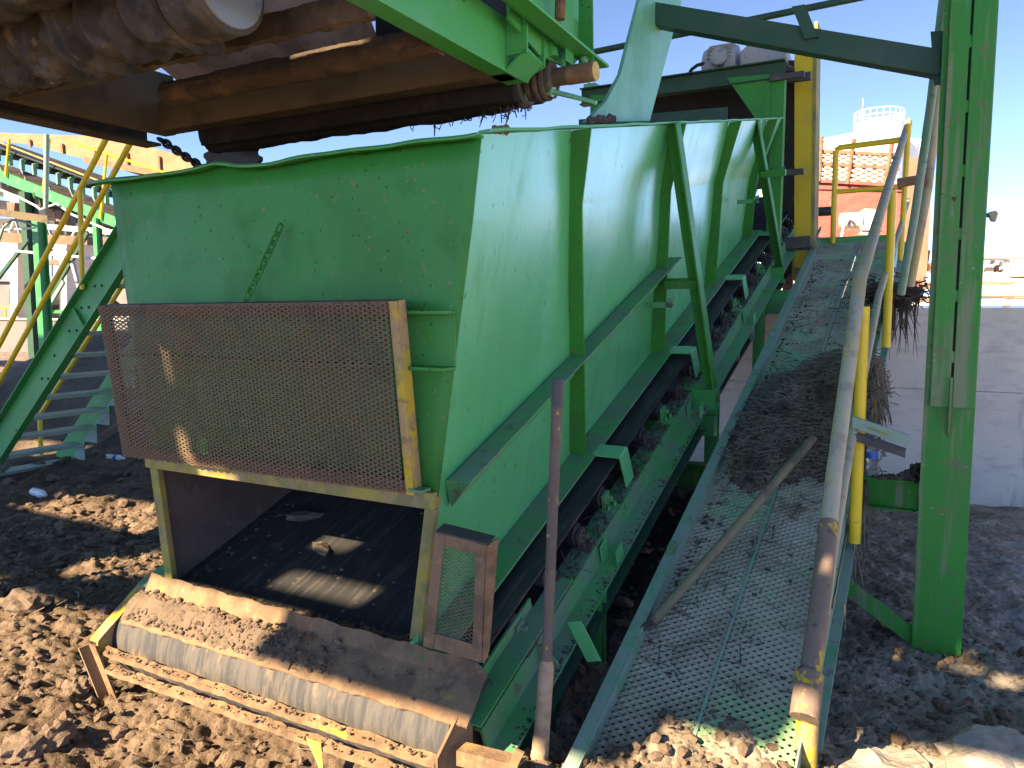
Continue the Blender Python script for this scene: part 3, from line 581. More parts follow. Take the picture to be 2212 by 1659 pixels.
# ------------------------------------------------------------------ inclined belt conveyor
con = thing('belt_conveyor', 'inclined green belt feeder running up under the hopper, idler ends showing along its edge', 'conveyor', P(UC, 2.1, 0))
PC, PR = np.array([0, 2.12, .19]), .178
bw0, bw1 = -2.965, -1.315
tl = (9.0-V0)/cos(AL)
path2 = []
for k in range(26):
    a = radians(270) - radians(270-90-19.8+0)*k/25         # from the bottom round the front to the top
    path2.append((PC[1] + PR*cos(a), PC[2] + PR*sin(a)))
end = I(0, tl, -.012); path2.append((end @ V, end[2]))
start = (3.2, .12)
path2 = [(8.5, 2.0), (3.0, .16)] + path2
def beltmesh(path, u0, u1, nu=8, th=.012):
    m_ = MB(); vs = []; n = len(path)
    for i, (v_, w_) in enumerate(path):
        a = np.array(path[max(i-1, 0)]); b = np.array(path[min(i+1, n-1)]); d_ = (b-a)/np.linalg.norm(b-a); nr = np.array([d_[1], -d_[0]])*th
        for k in range(nu+1):
            u_ = u0+(u1-u0)*k/nu; vs.append(P(u_, v_, w_)); 
        for k in range(nu+1):
            u_ = u0+(u1-u0)*k/nu; vs.append(P(u_, v_+nr[0], w_+nr[1]))
    s_ = 2*(nu+1); fs = []
    for i in range(n-1):
        for k in range(nu):
            q0 = i*s_+k; fs.append((q0, q0+1, q0+1+s_, q0+s_)); q0 += nu+1; fs.append((q0+s_, q0+1+s_, q0+1, q0))
        for e in (0, nu): fs.append((i*s_+e, i*s_+s_+e, i*s_+s_+e+nu+1, i*s_+e+nu+1))
    return m_.add(vs, fs)
top_path = path2[-3:]
obj('tail_wrap', beltmesh(path2[:-3], bw0-.01, bw1+.02), M['belt_wrap'], con, smooth=True)
obj('belt', beltmesh(path2[-4:], bw0, bw1), M['rubber'], con, smooth=True)
obj('tail_pulley', MB().cyl(P(bw0-.02, PC[1], PC[2]), P(bw1+.03, PC[1], PC[2]), PR-.016, 32), M['dark_steel'], con, smooth=True)
# side stringers
for s_ in (1, -1):
    uu = (lambda x: x) if s_ > 0 else (lambda x: 2*UC-x)
    prof = [(uu(-1.345),-.135),(uu(-1.245),-.135),(uu(-1.238),-.225),(uu(-1.155),-.235),(uu(-1.155),-.245),(uu(-1.25),-.24),(uu(-1.256),-.147),(uu(-1.345),-.147)]
    obj('stringer', MB().ext(prof, I(0, -.12 if s_ > 0 else .6, 0), I(0, 7.0, 0), U, ND), M['green_dusty'] if s_ > 0 else M['green'], con, bevel=.002)
    obj('lower_stringer', MB().ext([(uu(-1.20),-.33),(uu(-1.15),-.33),(uu(-1.15),-.322),(uu(-1.192),-.322),(uu(-1.192),-.25),(uu(-1.20),-.25)], I(0, -.1 if s_ > 0 else .6, 0), I(0, 2.4, 0), U, ND), M['green_dark'], con)
ds = MB(); g = np.random.default_rng(8)
for k in range(1700):
    t_ = g.uniform(.25, 6.6); r = .003*(2.6)**g.random(); ds.lump(I(g.uniform(-1.335,-1.25), t_, -.13+r*.3), r, k, (1.2,1.2,.7))
    k % 4 or ds.lump(I(-1.158-.07*g.random()**2.5, g.uniform(-.1, 2.6), -.231), r*.7, k+7, (1.5,1.5,.5))
for k in range(260):
    a = I(g.uniform(-1.33,-1.24), g.uniform(.5, 6.5), -.12); d_ = g.normal(size=3)*.03; ds.tube([a, a+d_*.5+W*.01, a+d_], .0015, 4)
obj('dirt', ds, M['root_dark'], con)
# idlers: rubber disc rollers seen at the belt's edge, each with its bracket
IDT = [.30+.305*k for k in range(21)]
for k, t_ in enumerate(IDT):
    ro = MB(); rr = .052
    prof = []
    for j in range(9): prof += [(.00+.017*j, rr*.82), (.004+.017*j, rr), (.013+.017*j, rr), (.0165+.017*j, rr*.82)]
    ro.lathe(prof, I(-1.47, t_, -.075), unit(U-ND*-.0), 18)
    io = obj('idler', ro, M['black'] if k > 1 else M['dark_steel'], con, smooth=True)
    br = MB().ibox(-1.312, -1.295, t_-.03, t_+.03, -.133, -.05); br.cyl(I(-1.318, t_, -.075), I(-1.27, t_, -.075), .014, 10)
    br.ibox(-1.33, -1.255, t_-.035, t_+.035, -.134, -.122); br.cyl(I(-1.27, t_+.02, -.122), I(-1.27, t_+.02, -.10), .010, 6); br.cyl(I(-1.285, t_-.022, -.122), I(-1.285, t_-.022, -.098), .009, 6)
    obj('bracket', br, M['dark_steel'] if k % 3 else M['green_dusty'], io)
# skirt clamps, folded plates from the flange over the belt's edge
for v_ in (3.487, 4.711, 6.096, 7.32):
    t_ = (v_-V0)/cos(AL) - .03
    cl = MB().ext([(-1.425,.048),(-1.285,.048),(-1.278,.042),(-1.262,-.12),(-1.271,-.12),(-1.288,.036),(-1.425,.037)], I(0, t_, 0), I(0, t_+.105, 0), U, ND)
    obj('skirt_clamp', cl, M['green_skylit'], con, bevel=.002)
# outriggers under the two braces
for b_, x0 in ((b1, -1.245), (b2, -1.245)):
    q = itn(b_); t_, n_, ue = q[1], q[2], q[0]+.005
    og = MB().ext([(0,0),(.10,0),(.10,.008),(.008,.008),(.008,.127),(.10,.127),(.10,.135),(0,.135)], I(x0-.07, t_+.0, n_-.14), I(ue+.012, t_+.0, n_-.14), TD, ND)
    obj('outrigger', og, M['green'], con, bevel=.002)
# small fittings on the stringer
for t_ in (.93, 2.35, 3.9):
    fx = MB().ext([(0,0),(.004,0),(.004,.09),(0,.09)], I(-1.232, t_, -.23), I(-1.232, t_+.07, -.23), U, ND); fx.ext([(0,0),(.004,0),(.004,.07),(0,.07)], I(-1.16, t_, -.225), I(-1.16, t_+.08, -.225), U, ND)
    obj('lug', fx, M['green_skylit'], con)
for q in ((1268, 1300), (1450, 1190), (1292, 1215), (1590, 760), (1622, 715)):
    a = pI(*q, -.27); i_ = itn(a); obj('hook', MB().ibox(i_[0]-.01, i_[0]+.02, i_[1]-.03, i_[1]+.03, -.33, -.235), M['green_dusty'], con)
for q in ((1385, 1070), (1625, 662)):
    a = pI(*q, -.26); i_ = itn(a); rc = MB()
    for dt in (-.05, .0, .05): rc.ibox(i_[0]-.004, i_[0]+.004, i_[1]+dt-.008, i_[1]+dt+.008, -.36, -.245)
    rc.ibox(i_[0]-.004, i_[0]+.003, i_[1]-.075, i_[1]+.075, -.30, -.285)
    obj('clip', rc, M['red_clip'], con)
# legs and bracing
for v_, w0_ in ((2.95, -.1), (4.9, .0), (6.35, .0)):
    wt = .38+SL*(v_-V0)-.25
    for s_ in (1, -1):
        uu = -1.21 if s_ > 0 else 2*UC+1.21
        obj('leg', MB().ext(Cp(.08, .06, .007), P(uu-.04, v_, w0_), P(uu-.04, v_, wt), U, V), M['green'], con, bevel=.002)
obj('knee_brace', MB().ext([(0,0),(.06,0),(.06,.006),(0,.006)], pu(1225, 1345, -1.19), pu(1268, 1430, -1.10), unit(U+W*.3), V), M['green_skylit'], con)
obj('cross_tie', MB().box(-3.2, -1.17, 4.82, 4.90, .80, .93), M['green'], con)
# tail end: right bearing plates, return pipe
obj('bearing_plate', MB().ibox(-1.318, -1.306, -.16, .42, -.32, -.03), M['green_dusty'], con, bevel=.002)
obj('bearing_plate', MB().ibox(-2.978, -2.97, .0, .42, -.32, -.05), M['green_dusty'], con)
obj('tie_angle', MB().ext(Lp(.085, .06, .007), I(-1.305, -.15, -.075), I(-1.305, .62, -.075), U, -ND), M['green_dusty'], con)
obj('end_cap', MB().ext([(0,0),(.09,0),(.085,.05),(.03,.12),(.0,.12)], I(-1.25, .30, -.26), I(-1.25, .308, -.26), U, ND), M['green_dusty'], con)
obj('bearing_block', MB().ibox(-1.295, -1.235, .22, .33, -.135, -.09), M['dark_steel'], con, bevel=.01)
obj('return_tube', MB().cyl(I(-1.21, -.1, -.29), I(-1.21, .75, -.27), .026, 14), M['grey_belt'], con, smooth=True)
obj('foot', MB().box(-1.22, -1.16, 2.42, 2.48, -.1, .12), M['green_dark'], con)
# tail guard
tg = thing('tail_guard', 'dirt-caked yellow trough guard around the tail pulley below the hopper mouth', 'guard', P(UC, 1.95, .1))
def strip(pts_a, pts_b, th, nrm):
    m_ = MB(); n = len(pts_a); vs = [np.asarray(p) for p in pts_a] + [np.asarray(p) for p in pts_b]; vs += [p - nrm*th for p in vs]
    fs = []
    for i in range(n-1): fs += [(i, i+1, n+i+1, n+i), (2*n+n+i, 2*n+n+i+1, 2*n+i+1, 2*n+i), (i, 2*n+i, 2*n+i+1, i+1), (n+i, n+i+1, 3*n+i+1, 3*n+i)]
    fs += [(0, n, 3*n, 2*n), (n-1, 3*n-1, 4*n-1, 2*n-1)]
    return m_.add(vs, fs)
ua, ub = -2.93, -1.235
K = 60
def wv(i, s): return .006*sin(i*.9+s) + .004*sin(i*2.7+2*s)
tops_ = [P(ua+(ub-ua)*i/K, 2.105+wv(i,1)*.7, .462-.03*(i/K)+wv(i,2)*.45+(-.03 if i == K else 0)) for i in range(K+1)]
mids_ = [P(ua+(ub-ua)*i/K, 2.075, .395-.012*(i/K)+wv(i,4)*.3) for i in range(K+1)]
lows_ = [P(ua+(ub-ua)*i/K+(.012 if i == K else 0), 1.955+wv(i,3)*.8, .296-.005*(i/K)+wv(i,5)*.5) for i in range(K+1)]
cp = strip(tops_, mids_, .008, -V*.8+W*.6); obj('chute_plate', cp, M['tail_guard'], tg, smooth=True)
obj('chute_lip', strip(mids_, lows_, .008, -V*.4+W*.9), M['tail_guard'], tg, smooth=True)
for nm, v_, w_ in (('front_bar', 1.905, .205), ('front_bar', 1.89, .145)):
    n_ = 50; a_ = []; b_ = []
    for i in range(n_+1):
        u_ = -2.95+(1.66)*i/n_; a_.append(P(u_, v_+wv(i,w_*9)*.5, w_+wv(i,1)*.35)); b_.append(P(u_, v_-.035+wv(i,2)*.4, w_-.012+wv(i,6)*.4))
    obj(nm, strip(a_, b_, .012, W), M['tail_guard'], tg)
obj('side_plate', MB().prism([P(-2.985,1.88,.13), P(-2.985,1.88,.225), P(-2.985,2.13,.40), P(-2.985,2.2,.40), P(-2.985,2.2,.16)], U*.01), M['yellow_worn'], tg, bevel=.002)
obj('side_flange', MB().prism([P(-3.02,1.875,.228), P(-2.965,1.875,.228), P(-2.965,2.13,.405), P(-3.02,2.13,.405)], W*.008), M['yellow_worn'], tg)
obj('foot_bracket', MB().ext([(0,0),(.05,0),(.05,.008),(.008,.008),(.008,.05),(0,.05)], P(-3.0, 1.86, .225), P(-2.88, 1.87, .0), V*-1, U), M['tail_guard'], tg)
obj('side_plate', MB().prism([P(-1.29,1.875,.10), P(-1.29,1.875,.215), P(-1.275,1.955,.30), P(-1.275,2.06,.34), P(-1.275,2.06,.14)], U*.01), M['tail_guard'], tg)
obj('bent_tab', MB().prism([P(-1.80,1.85,.15), P(-1.735,1.85,.15), P(-1.745,1.845,.06), P(-1.715,1.84,.035)], V*.006), M['yellow_worn'], tg)
# soil caught in the trough
cs = MB(); g = np.random.default_rng(3)
for k in range(1500):
    s_ = g.random()**1.5; u_ = -2.92+1.55*s_; vv_ = 1.965 + .10*g.random(); w_ = np.interp(vv_, [1.955, 2.065], [.30, .39]); r = .002*(5.5)**(g.random()**2.2)
    if s_ > .5 and g.random() < .92: continue
    cs.lump(P(u_, vv_, w_+r*.4), r, k, (1.1,1,.8))
for k in range(520):
    i_ = g.uniform(-2.93, -1.32); b_ = g.integers(2); r = .0018*(4.5)**(g.random()**1.8); cs.lump(P(i_, (1.905, 1.89)[b_]-g.uniform(0,.035), (.207, .147)[b_]-.006+r*.3), r, k+50)
for k in range(420):
    r = .004*(4)**g.random(); u_ = g.uniform(-2.85, -1.55); cs.lump(P(u_, 2.15+abs(g.normal())*.05, .40+r*.3), r, k+150, (1.2,1,.7))
nb_ = 90
for side_ in (0,):
    va_ = []; 
    for i in range(nb_+1):
        s_ = i/nb_; u_ = -2.94+.95*s_
        for j in range(9):
            q_ = j/8; vv_ = 1.962+.115*q_; w_ = float(np.interp(vv_, [1.955, 2.075], [.296, .393])) + (.032*sin(pi*q_)*(1-s_)**.6) + .018*float(vnoise(np.array([u_*30]), np.array([vv_*30]), 3)[0]) + .012*float(vnoise(np.array([u_*80]), np.array([vv_*80]), 5)[0]) - .004
            va_.append(P(u_, vv_, w_))
    cs.add(va_, [(i*9+j, (i+1)*9+j, (i+1)*9+j+1, i*9+j+1) for i in range(nb_) for j in range(8)])
for k in range(260):
    r = .004*(3.4)**(g.random()**1.7); u_ = -2.9+1.1*g.random(); vv_ = 1.97+.1*g.random(); cs.lump(P(u_, vv_, float(np.interp(vv_, [1.955, 2.075], [.30, .395]))+.012), r, k+900, (1.2,1,.8), .35)
solo('trough_soil', cs, M['rock'], 'crumbly brown soil lying in the tail trough and on its bars', 'soil', kind='stuff')
bd_ = MB(); g = np.random.default_rng(31)
for k in range(700):
    u_ = -2.9 + (g.random()**2.2)*.5 if k % 2 else g.uniform(-2.85, -1.55); t_ = abs(g.normal())*.5; r = .003*(5)**(g.random()**2); bd_.lump(I(u_, t_+.02, r*.3), r, k, (1.3,1.1,.7), .3)
for k in range(3):
    bd_.lump(I((-2.35, -2.62, -2.1)[k], (.42, .62, .85)[k], .015), (.035, .045, .03)[k], k, (1.0,2.2,.6), .3, 2)
solo('belt_dirt', bd_, M['debris'], 'dark crumbs and flat clods lying on the belt inside the hopper mouth', 'dirt', kind='stuff')
# stub bracket at the right end
sb = thing('stub_bracket', 'short rusty dirt-covered angle stub at the right end of the tail guard', 'bracket', P(-1.1, 1.85, .1))
a, b = pv(985, 1622, 1.93), pv(1118, 1655, 1.93)
obj('angle', MB().ext(Lp(.06, .05, .008), a, b, unit(V), -W), M['tail_guard'], sb, bevel=.002)
obj('lug', MB().prism([b, b-U*.03, b-U*.01+W*.05, b+U*.02+W*.045], V*.01), M['tail_guard'], sb)
# ------------------------------------------------------------------ walkway ramp
RV0, RW0 = 2.25, .06
ru = lambda v_: -.955 - .010*(v_-2.3)          # left edge
URT = -.315
TDr, NDr = TD, ND
def R(u, t, n): return P(u, RV0, RW0) + TD*t + ND*n
tl_r = (8.38-RV0)/cos(AL)
ramp = thing('walkway_ramp', 'sloping walkway of dusty expanded-metal grating with green edge channels beside the conveyor', 'ramp', P(-.64, RV0, 0))
def edge(u0, u1, nm, m):
    mm = MB()
    mm.hexa([R(u0, -.05, -.16), R(u0+.008, -.05, -.16), R(u0+.008, -.05, .06), R(u0, -.05, .06)], [R(u1, tl_r, -.16), R(u1+.008, tl_r, -.16), R(u1+.008, tl_r, .06), R(u1, tl_r, .06)])
    return mm
ul0, ul1 = ru(2.3), ru(8.4)
m_ = edge(ul0, ul1, '', 0)
m_.hexa([R(ul0-.045, -.05, .052), R(ul0, -.05, .052), R(ul0, -.05, .06), R(ul0-.045, -.05, .06)], [R(ul1-.045, tl_r, .052), R(ul1, tl_r, .052), R(ul1, tl_r, .06), R(ul1-.045, tl_r, .06)])
obj('stringer', m_, M['grey_green'], ramp, bevel=.002)
m_ = MB().hexa([R(URT, -.05, -.16), R(URT+.008, -.05, -.16), R(URT+.008, -.05, .03), R(URT, -.05, .03)], [R(URT, tl_r, -.16), R(URT+.008, tl_r, -.16), R(URT+.008, tl_r, .03), R(URT, tl_r, .03)])
m_.hexa([R(URT+.008, -.05, -.16), R(URT+.05, -.05, -.16), R(URT+.05, -.05, -.152), R(URT+.008, -.05, -.152)], [R(URT+.008, tl_r, -.16), R(URT+.05, tl_r, -.16), R(URT+.05, tl_r, -.152), R(URT+.008, tl_r, -.152)])
obj('stringer', m_, M['grey_green'], ramp, bevel=.002)
mid = -.645
for a, b in ((-.96, mid-.006), (mid+.006, URT)):
    gm = MB(); diamond(gm, R(a-(.05 if a < -.8 else 0), .0, 0), U, TD, (b-a)+(.05 if a < -.8 else 0), tl_r-.02, .0135, .003, ND, .042, .034, tilt=radians(33))
    obj('grating', gm, M['grating'], ramp)
obj('seam', MB().hexa([R(mid-.006, 0, -.02), R(mid+.006, 0, -.02), R(mid+.006, 0, .008), R(mid-.006, 0, .008)], [R(mid-.022, tl_r, -.02), R(mid-.006, tl_r, -.02), R(mid-.006, tl_r, .008), R(mid-.022, tl_r, .008)]), M['grey_green'], ramp)
for k in range(9):
    t_ = .5+.72*k; obj('cross_bar', MB().hexa([R(-.96, t_, -.07), R(-.96, t_+.04, -.07), R(-.96, t_+.04, -.012), R(-.96, t_, -.012)], [R(URT, t_, -.07), R(URT, t_+.04, -.07), R(URT, t_+.04, -.012), R(URT, t_, -.012)]), M['green_dusty'], ramp)
obj('weld_seam', MB().hexa([R(-.97, 3.37, .002), R(-.97, 3.385, .002), R(-.97, 3.385, .008), R(-.97, 3.37, .008)], [R(URT-.1, 3.37, .002), R(URT-.1, 3.385, .002), R(URT-.1, 3.385, .008), R(URT-.1, 3.37, .008)]), M['grating'], ramp)
tp = R(0, tl_r, 0)
obj('toe_plate', MB().box(-1.02, URT+.05, tp @ V, tp @ V+.01, tp[2]-.03, tp[2]+.055), M['green'], ramp, bevel=.002)
obj('landing', MB().box(-1.05, URT+.1, tp @ V+.02, tp @ V+1.2, tp[2]-.06, tp[2]-.02), M['grey_green'], ramp)
for a_ in (-1.0, URT): obj('leg', MB().box(a_-.04, a_+.04, 8.2, 8.28, -.1, tp[2]-.2), M['green'], ramp)
# ------------------------------------------------------------------ handrail of the ramp
hr = thing('handrail', 'scuffed yellow and grey pipe handrail along the outer edge of the ramp', 'handrail', P(-.3, 2.6, 0))
UR = -.30
kfoot = P(-.298, 2.575, -.12); k0 = P(-.298, 2.60, .24); k1 = pu(1742, 1512, UR); kn = pu(1857, 605, UR); ke = pu(1963, 262, UR)
obj('foot_post', MB().tube([kfoot, P(-.298, 2.585, .21), P(-.298, 2.59, .26)], .036, 16), M['yellow_worn'], hr, smooth=True)
lowp = k1*.55 + kn*.45; lp2 = k1*.66+kn*.34
obj('clamp', MB().tube([k1-(kn-k1)*.03, k1+(kn-k1)*.045], .046, 16), M['rail_mud'], hr, smooth=True)
obj('top_rail', MB().tube([k1, k1*.85+kn*.15+U*.004, lp2], .034, 16), M['rail_mud'], hr, smooth=True)
obj('top_rail', MB().tube([lp2, lowp-U*.003, k1*.2+kn*.8, kn, kn*.93+ke*.07], .031, 16), M['rail_white'], hr, smooth=True)
obj('top_rail', MB().tube([kn*.93+ke*.07, kn*.5+ke*.5, ke, ke+W*.0+TD*.05, ke+TD*.07-W*.05], .030, 16), M['rail_white'], hr, smooth=True)
mids = [pu(1778, 1330, UR+.01), pu(1797, 1190, UR+.01), pu(1832, 985, UR+.01), pu(1862, 822, UR+.01), pu(1898, 640, UR+.01), pu(1963, 432, UR+.01)]
obj('mid_rail', MB().tube(mids, .022, 14), M['rail_white'], hr, smooth=True)
def railz(v_):
    for p, q in ((k1, kn), (kn, ke)):
        if p @ V <= v_ <= q @ V: return (p + (q-p)*((v_-p @ V)/((q-p) @ V)))[2]
    return 2.0
for xb, yb, r in ((1846, 1172, .026), (1914, 750, .028)):
    b_ = pu(xb, yb, UR+.035); obj('post', MB().tube([b_, P(UR+.03, b_ @ V, railz(b_ @ V)-.01)], r, 16), M['yellow'], hr, smooth=True)
# end railing across the top landing
er = thing('end_railing', 'yellow pipe guardrail closing off the top landing of the ramp', 'railing', P(-.6, 8.6, 2.2))
e0, e1 = pv(1799, 526, 8.3), pv(1806, 321, 8.3); e2 = pv(1948, 302, 8.3); m0, m1 = pv(1802, 415, 8.3), pv(1938, 404, 8.3)
obj('post', MB().tube([e0, e1*.98+e0*.02], .028, 14), M['yellow'], er, smooth=True)
obj('top_bar', MB().tube([e1-W*.02, e1+U*.03+W*.006, e2], .028, 14), M['yellow'], er, smooth=True)
obj('mid_bar', MB().tube([m0, m1], .024, 14), M['yellow'], er, smooth=True)
e3, e4 = pv(1943, 590, 8.3), pv(1963, 268, 8.3)
obj('post', MB().tube([e3, e4], .026, 14), M['yellow'], er, smooth=True)
# two grey-green pipes beside the column
gp = thing('grey_pipe', 'long slim grey-green pipe leaning down beside the column', 'pipe', pv(1946, 636, 4.6))
obj('pipe', MB().tube([pv(1946, 636, 4.6), pv(1975, 470, 4.5), pv(2010, 230, 4.35), pv(2041, -30, 4.2)], .020, 12), M['grey_green'], gp, smooth=True)
gp = thing('grey_pipe', 'shorter grey pipe behind the long slim one beside the column', 'pipe', pv(1966, 616, 5.0))
obj('pipe', MB().tube([pv(1966, 618, 5.0), pv(2004, 408, 4.9), pv(2030, 180, 4.8)], .024, 12), M['rail_white'], gp, smooth=True)
a, b = pv(1938, 396, 4.75), pv(2004, 385, 4.75)
solo('rusty_clamp', MB().bar(a, b, .05, .045, W), M['rust'], 'rusty flat clamp bar joining the railing to the slim pipes', 'clamp', bevel=.003)
# ------------------------------------------------------------------ steel column
colm = thing('steel_column', 'green steel column with a doubled upper section standing right of the ramp', 'column', P(.09, 3.97, 0))
cw0, cw1 = -.012, .19
obj('column_shaft', MB().box(cw0, cw1, 3.96, 3.972, -.12, 5.2).box((cw0+cw1)/2-.006, (cw0+cw1)/2+.006, 3.9725, 4.15, -.12, 5.2).box(cw0, cw1, 4.151, 4.163, -.12, 5.2), M['green_col'], colm, bevel=.002)
WS = 1.165
for a, b in ((.012, .089), (.099, .186)):
    obj('channel', MB().box(a, b, 3.925, 3.955, WS, 5.2), M['green_col'], colm, bevel=.003)
obj('channel_back', MB().box(.087, .101, 3.952, 3.958, WS+.02, 5.2), M['dark'], colm)
sw_ = MB(); g = np.random.default_rng(2)
for k in range(14):
    w_ = WS + .2 + k*.27; sw_.box(.085, .103, 3.930, 3.953, w_, w_+.05)
obj('weld', sw_, M['green_col'], colm)
obj('fin', MB().prism([P(.088, 3.957, 1.03), P(.088, 3.925, 1.06), P(.088, 3.905, 1.14), P(.088, 3.905, 1.30), P(.088, 3.957, 1.30)], U*.010), M['green_col'], colm)
obj('base_plate', MB().box(-.06, .24, 3.9, 4.2, -.03, -.005), M['green_col'], colm)
a, b = pv(1822, 1262, 3.985), pv(1975, 1378, 3.985)
d_ = unit(b-a); nn_ = unit(np.cross(d_, V)); nn_ = nn_ if nn_[2] > 0 else -nn_
obj('knee_brace', MB().ext([(0,-.04),(.008,-.04),(.008,.04),(0,.04)], a-d_*.25, b, V, nn_), M['green_col'], colm, bevel=.002)
# beam from the column under the ramp to the conveyor
cb = thing('cross_beam', 'green steel I-beam running from the conveyor under the ramp to the column', 'beam', P(-.7, 4.0, .7))
bA, bB = P(-1.42, 4.72, pv(1395, 990, 4.72)[2]-.15), P(-.016, 4.07, .645)
bx = unit(np.cross(W, unit(bB-bA)))
obj('beam', MB().ext(Ip(.10, .15, .010), bA, bB, bx, W), M['green_col'], cb, bevel=.002)
bq = bA + (bB-bA)*.22; obj('leg', MB().ext(Lp(.05, .05, .006), np.array([bq[0], bq[1], .1]), bq-W*.002, U, V), M['green'], cb)
def onbeam(u_): s_ = (u_-bA @ U)/((bB-bA) @ U); return bA + (bB-bA)*s_ + W*.152
c2 = thing('cross_beam', 'second green I-beam behind the first, joining the conveyor leg to the upper ramp', 'beam', pv(1690, 660, 6.7))
obj('beam', MB().ext(Ip(.10, .2, .010), pv(1640, 676, 6.7), P(-1.04, 6.7, pv(1690, 680, 6.7)[2]), V, W), M['green'], c2, bevel=.002)
mb = MB(); g = np.random.default_rng(12)
for k in range(300):
    s_ = g.random()**.5; u_ = -.21+.19*s_; h_ = .085*s_**3; mb.lump(onbeam(u_) + bx*g.uniform(-.045, .045) + W*h_*g.random(), .004+.01*g.random(), k)
solo('beam_dirt', mb, M['root_dark'], 'dark dirt heaped on the cross beam against the column', 'dirt', kind='stuff')
# dark roof-side beams, rods
db = thing('overhead_beam', 'dark green steel beam running from the column across above the hopper', 'beam', P(-.6, 4.05, 2.8))
a, b = pv(1380, -2, 4.05), pv(2016, 108, 4.05)
obj('beam', MB().ext([(0,0),(.012,0),(.012,-.105),(.09,-.105),(.09,-.115),(0,-.115)], a, b+U*.03, V, W), M['green_dark'], db, bevel=.002)
a, b = pv(1710, 14, 4.03), pv(1738, 84, 4.03)
solo('stub_channel', MB().ext(Cp(.045, .06, .006), b, a, V, U), M['green_dark'], 'short cut-off channel stub standing on the dark overhead beam', 'stub')
obj('gusset', MB().prism([pv(2010, 68, 4.06), pv(2044, 66, 4.06), pv(2034, 182, 4.06), pv(2018, 184, 4.06)], V*.01), M['green_dark'], db)
a, b = pv(1240, 121, 7.0), pv(1880, -10, 7.0)
solo('tie_rod', MB().tube([a, b], .028, 10), M['green_dark'], 'thin dark tie rod crossing the sky behind the overhead beam', 'rod', smooth=True)
# bits cantilevered from the ramp
st = thing('stub_channel', 'pair of short grey-green channel offcuts sticking out from the ramp above the bottle', 'stub', pv(1880, 950, 3.75))
a, b = pv(1868, 902, 3.75), pv(1962, 940, 3.75); obj('channel', MB().ext(Lp(.05, .03, .005), a-U*.05, b, -W, V), M['grey_green'], st)
a, b = pv(1868, 938, 3.72), pv(1956, 975, 3.72); obj('channel', MB().ext(Lp(.03, .09, .005), a-U*.05, b, -W, V), M['dark_steel'], st)
a, b = pv(1875, 925, 3.74), pv(1920, 942, 3.74); obj('strip', MB().ext([(0,0),(.07,0),(.07,.006),(0,.006)], a, b, V, W), M['yellow_olive'], st)
# ------------------------------------------------------------------ bottles
def bottle(name, label, o, ax, h, matb, lab=True, seed=0):
    t = thing(name, label, 'bottle', o); ax = unit(ax); s_ = h/.2
    prof = [(0,.027),(.004,.031),(.03,.032),(.034,.0305),(.04,.032),(.046,.0305),(.052,.032),(.06,.0285),(.07,.027),(.08,.0285),(.09,.032),(.128,.032),(.14,.031),(.155,.025),(.168,.016),(.174,.0125),(.184,.0125)]
    obj('bottle_body', MB().lathe([(a*s_, r*s_) for a, r in prof], o, ax, 24), matb, t, smooth=True)
    obj('cap', MB().lathe([(.184*s_,.014*s_),(.1845*s_,.0145*s_),(.199*s_,.0145*s_),(.2*s_,.013*s_)], o, ax, 18), M['white_cap'], t, smooth=True)
    if lab: obj('label', MB().lathe([(.092*s_,.0322*s_),(.0921*s_,.0326*s_),(.126*s_,.0326*s_),(.1261*s_,.0322*s_)], o, ax, 24), M['blue_label'], t, smooth=True)
    return t
bottle('water_bottle', 'clear plastic water bottle with blue label standing on the cross beam', onbeam(-.222)+W*.001, W, .195, M['clear'])
ob = pz(232, 992, .03); bottle('water_bottle', 'small bottle with blue label lying on the dirt by the stair foot', ob + W*.02, U*.95+V*.2, .22, M['white_cap'])
ob = pz(72, 1062, .05); bottle('water_bottle', 'plain white bottle lying on the shaded dirt to the left', ob, U*.9-V*.1, .22, M['white_cap'], lab=False)
# ------------------------------------------------------------------ root debris heaped on the ramp
def rampn(u, v):   # height of the heap above the grating
    t_ = (v-RV0)/cos(AL); h_ = .38*np.exp(-(((u+.46)/.34)**2 + ((t_-2.68)/.44)**2)) + .13*np.exp(-(((u+.76)/.18)**2 + ((t_-2.15)/.34)**2)) + .10*np.exp(-(((u+.3)/.12)**2 + ((t_-2.6)/.5)**2))
    return h_
mb = MB(); nu_, nt_ = 46, 90; vs = []
for i in range(nu_+1):
    for j in range(nt_+1):
        u_ = -.955+.72*i/nu_; t_ = 1.1+2.5*j/nt_; v_ = RV0+t_*cos(AL)
        n_ = rampn(u_, v_) - .050 + .05*float(vnoise(np.array([u_*14]), np.array([t_*14]), 31)[0]) + .03*float(vnoise(np.array([u_*40]), np.array([t_*40]), 32)[0])
        if u_ > -.30: n_ = max(n_ - (u_+.30)*2.2, -.18) if 2.0 < t_ < 3.3 else -.06
        vs.append(R(u_ if (u_ <= -.30 or 2.0 < t_ < 3.3) else -.30, t_, n_))
mb.add(vs, [(i*(nt_+1)+j, (i+1)*(nt_+1)+j, (i+1)*(nt_+1)+j+1, i*(nt_+1)+j+1) for i in range(nu_) for j in range(nt_)])
dp = thing('root_debris', 'heap of dark dry roots and mulch piled across the middle of the ramp', 'debris', R(-.6, 2.3, 0)); tag(dp, kind='stuff')
obj('mulch', mb, M['debris'], dp, smooth=True)
mb = MB(); g = np.random.default_rng(77)
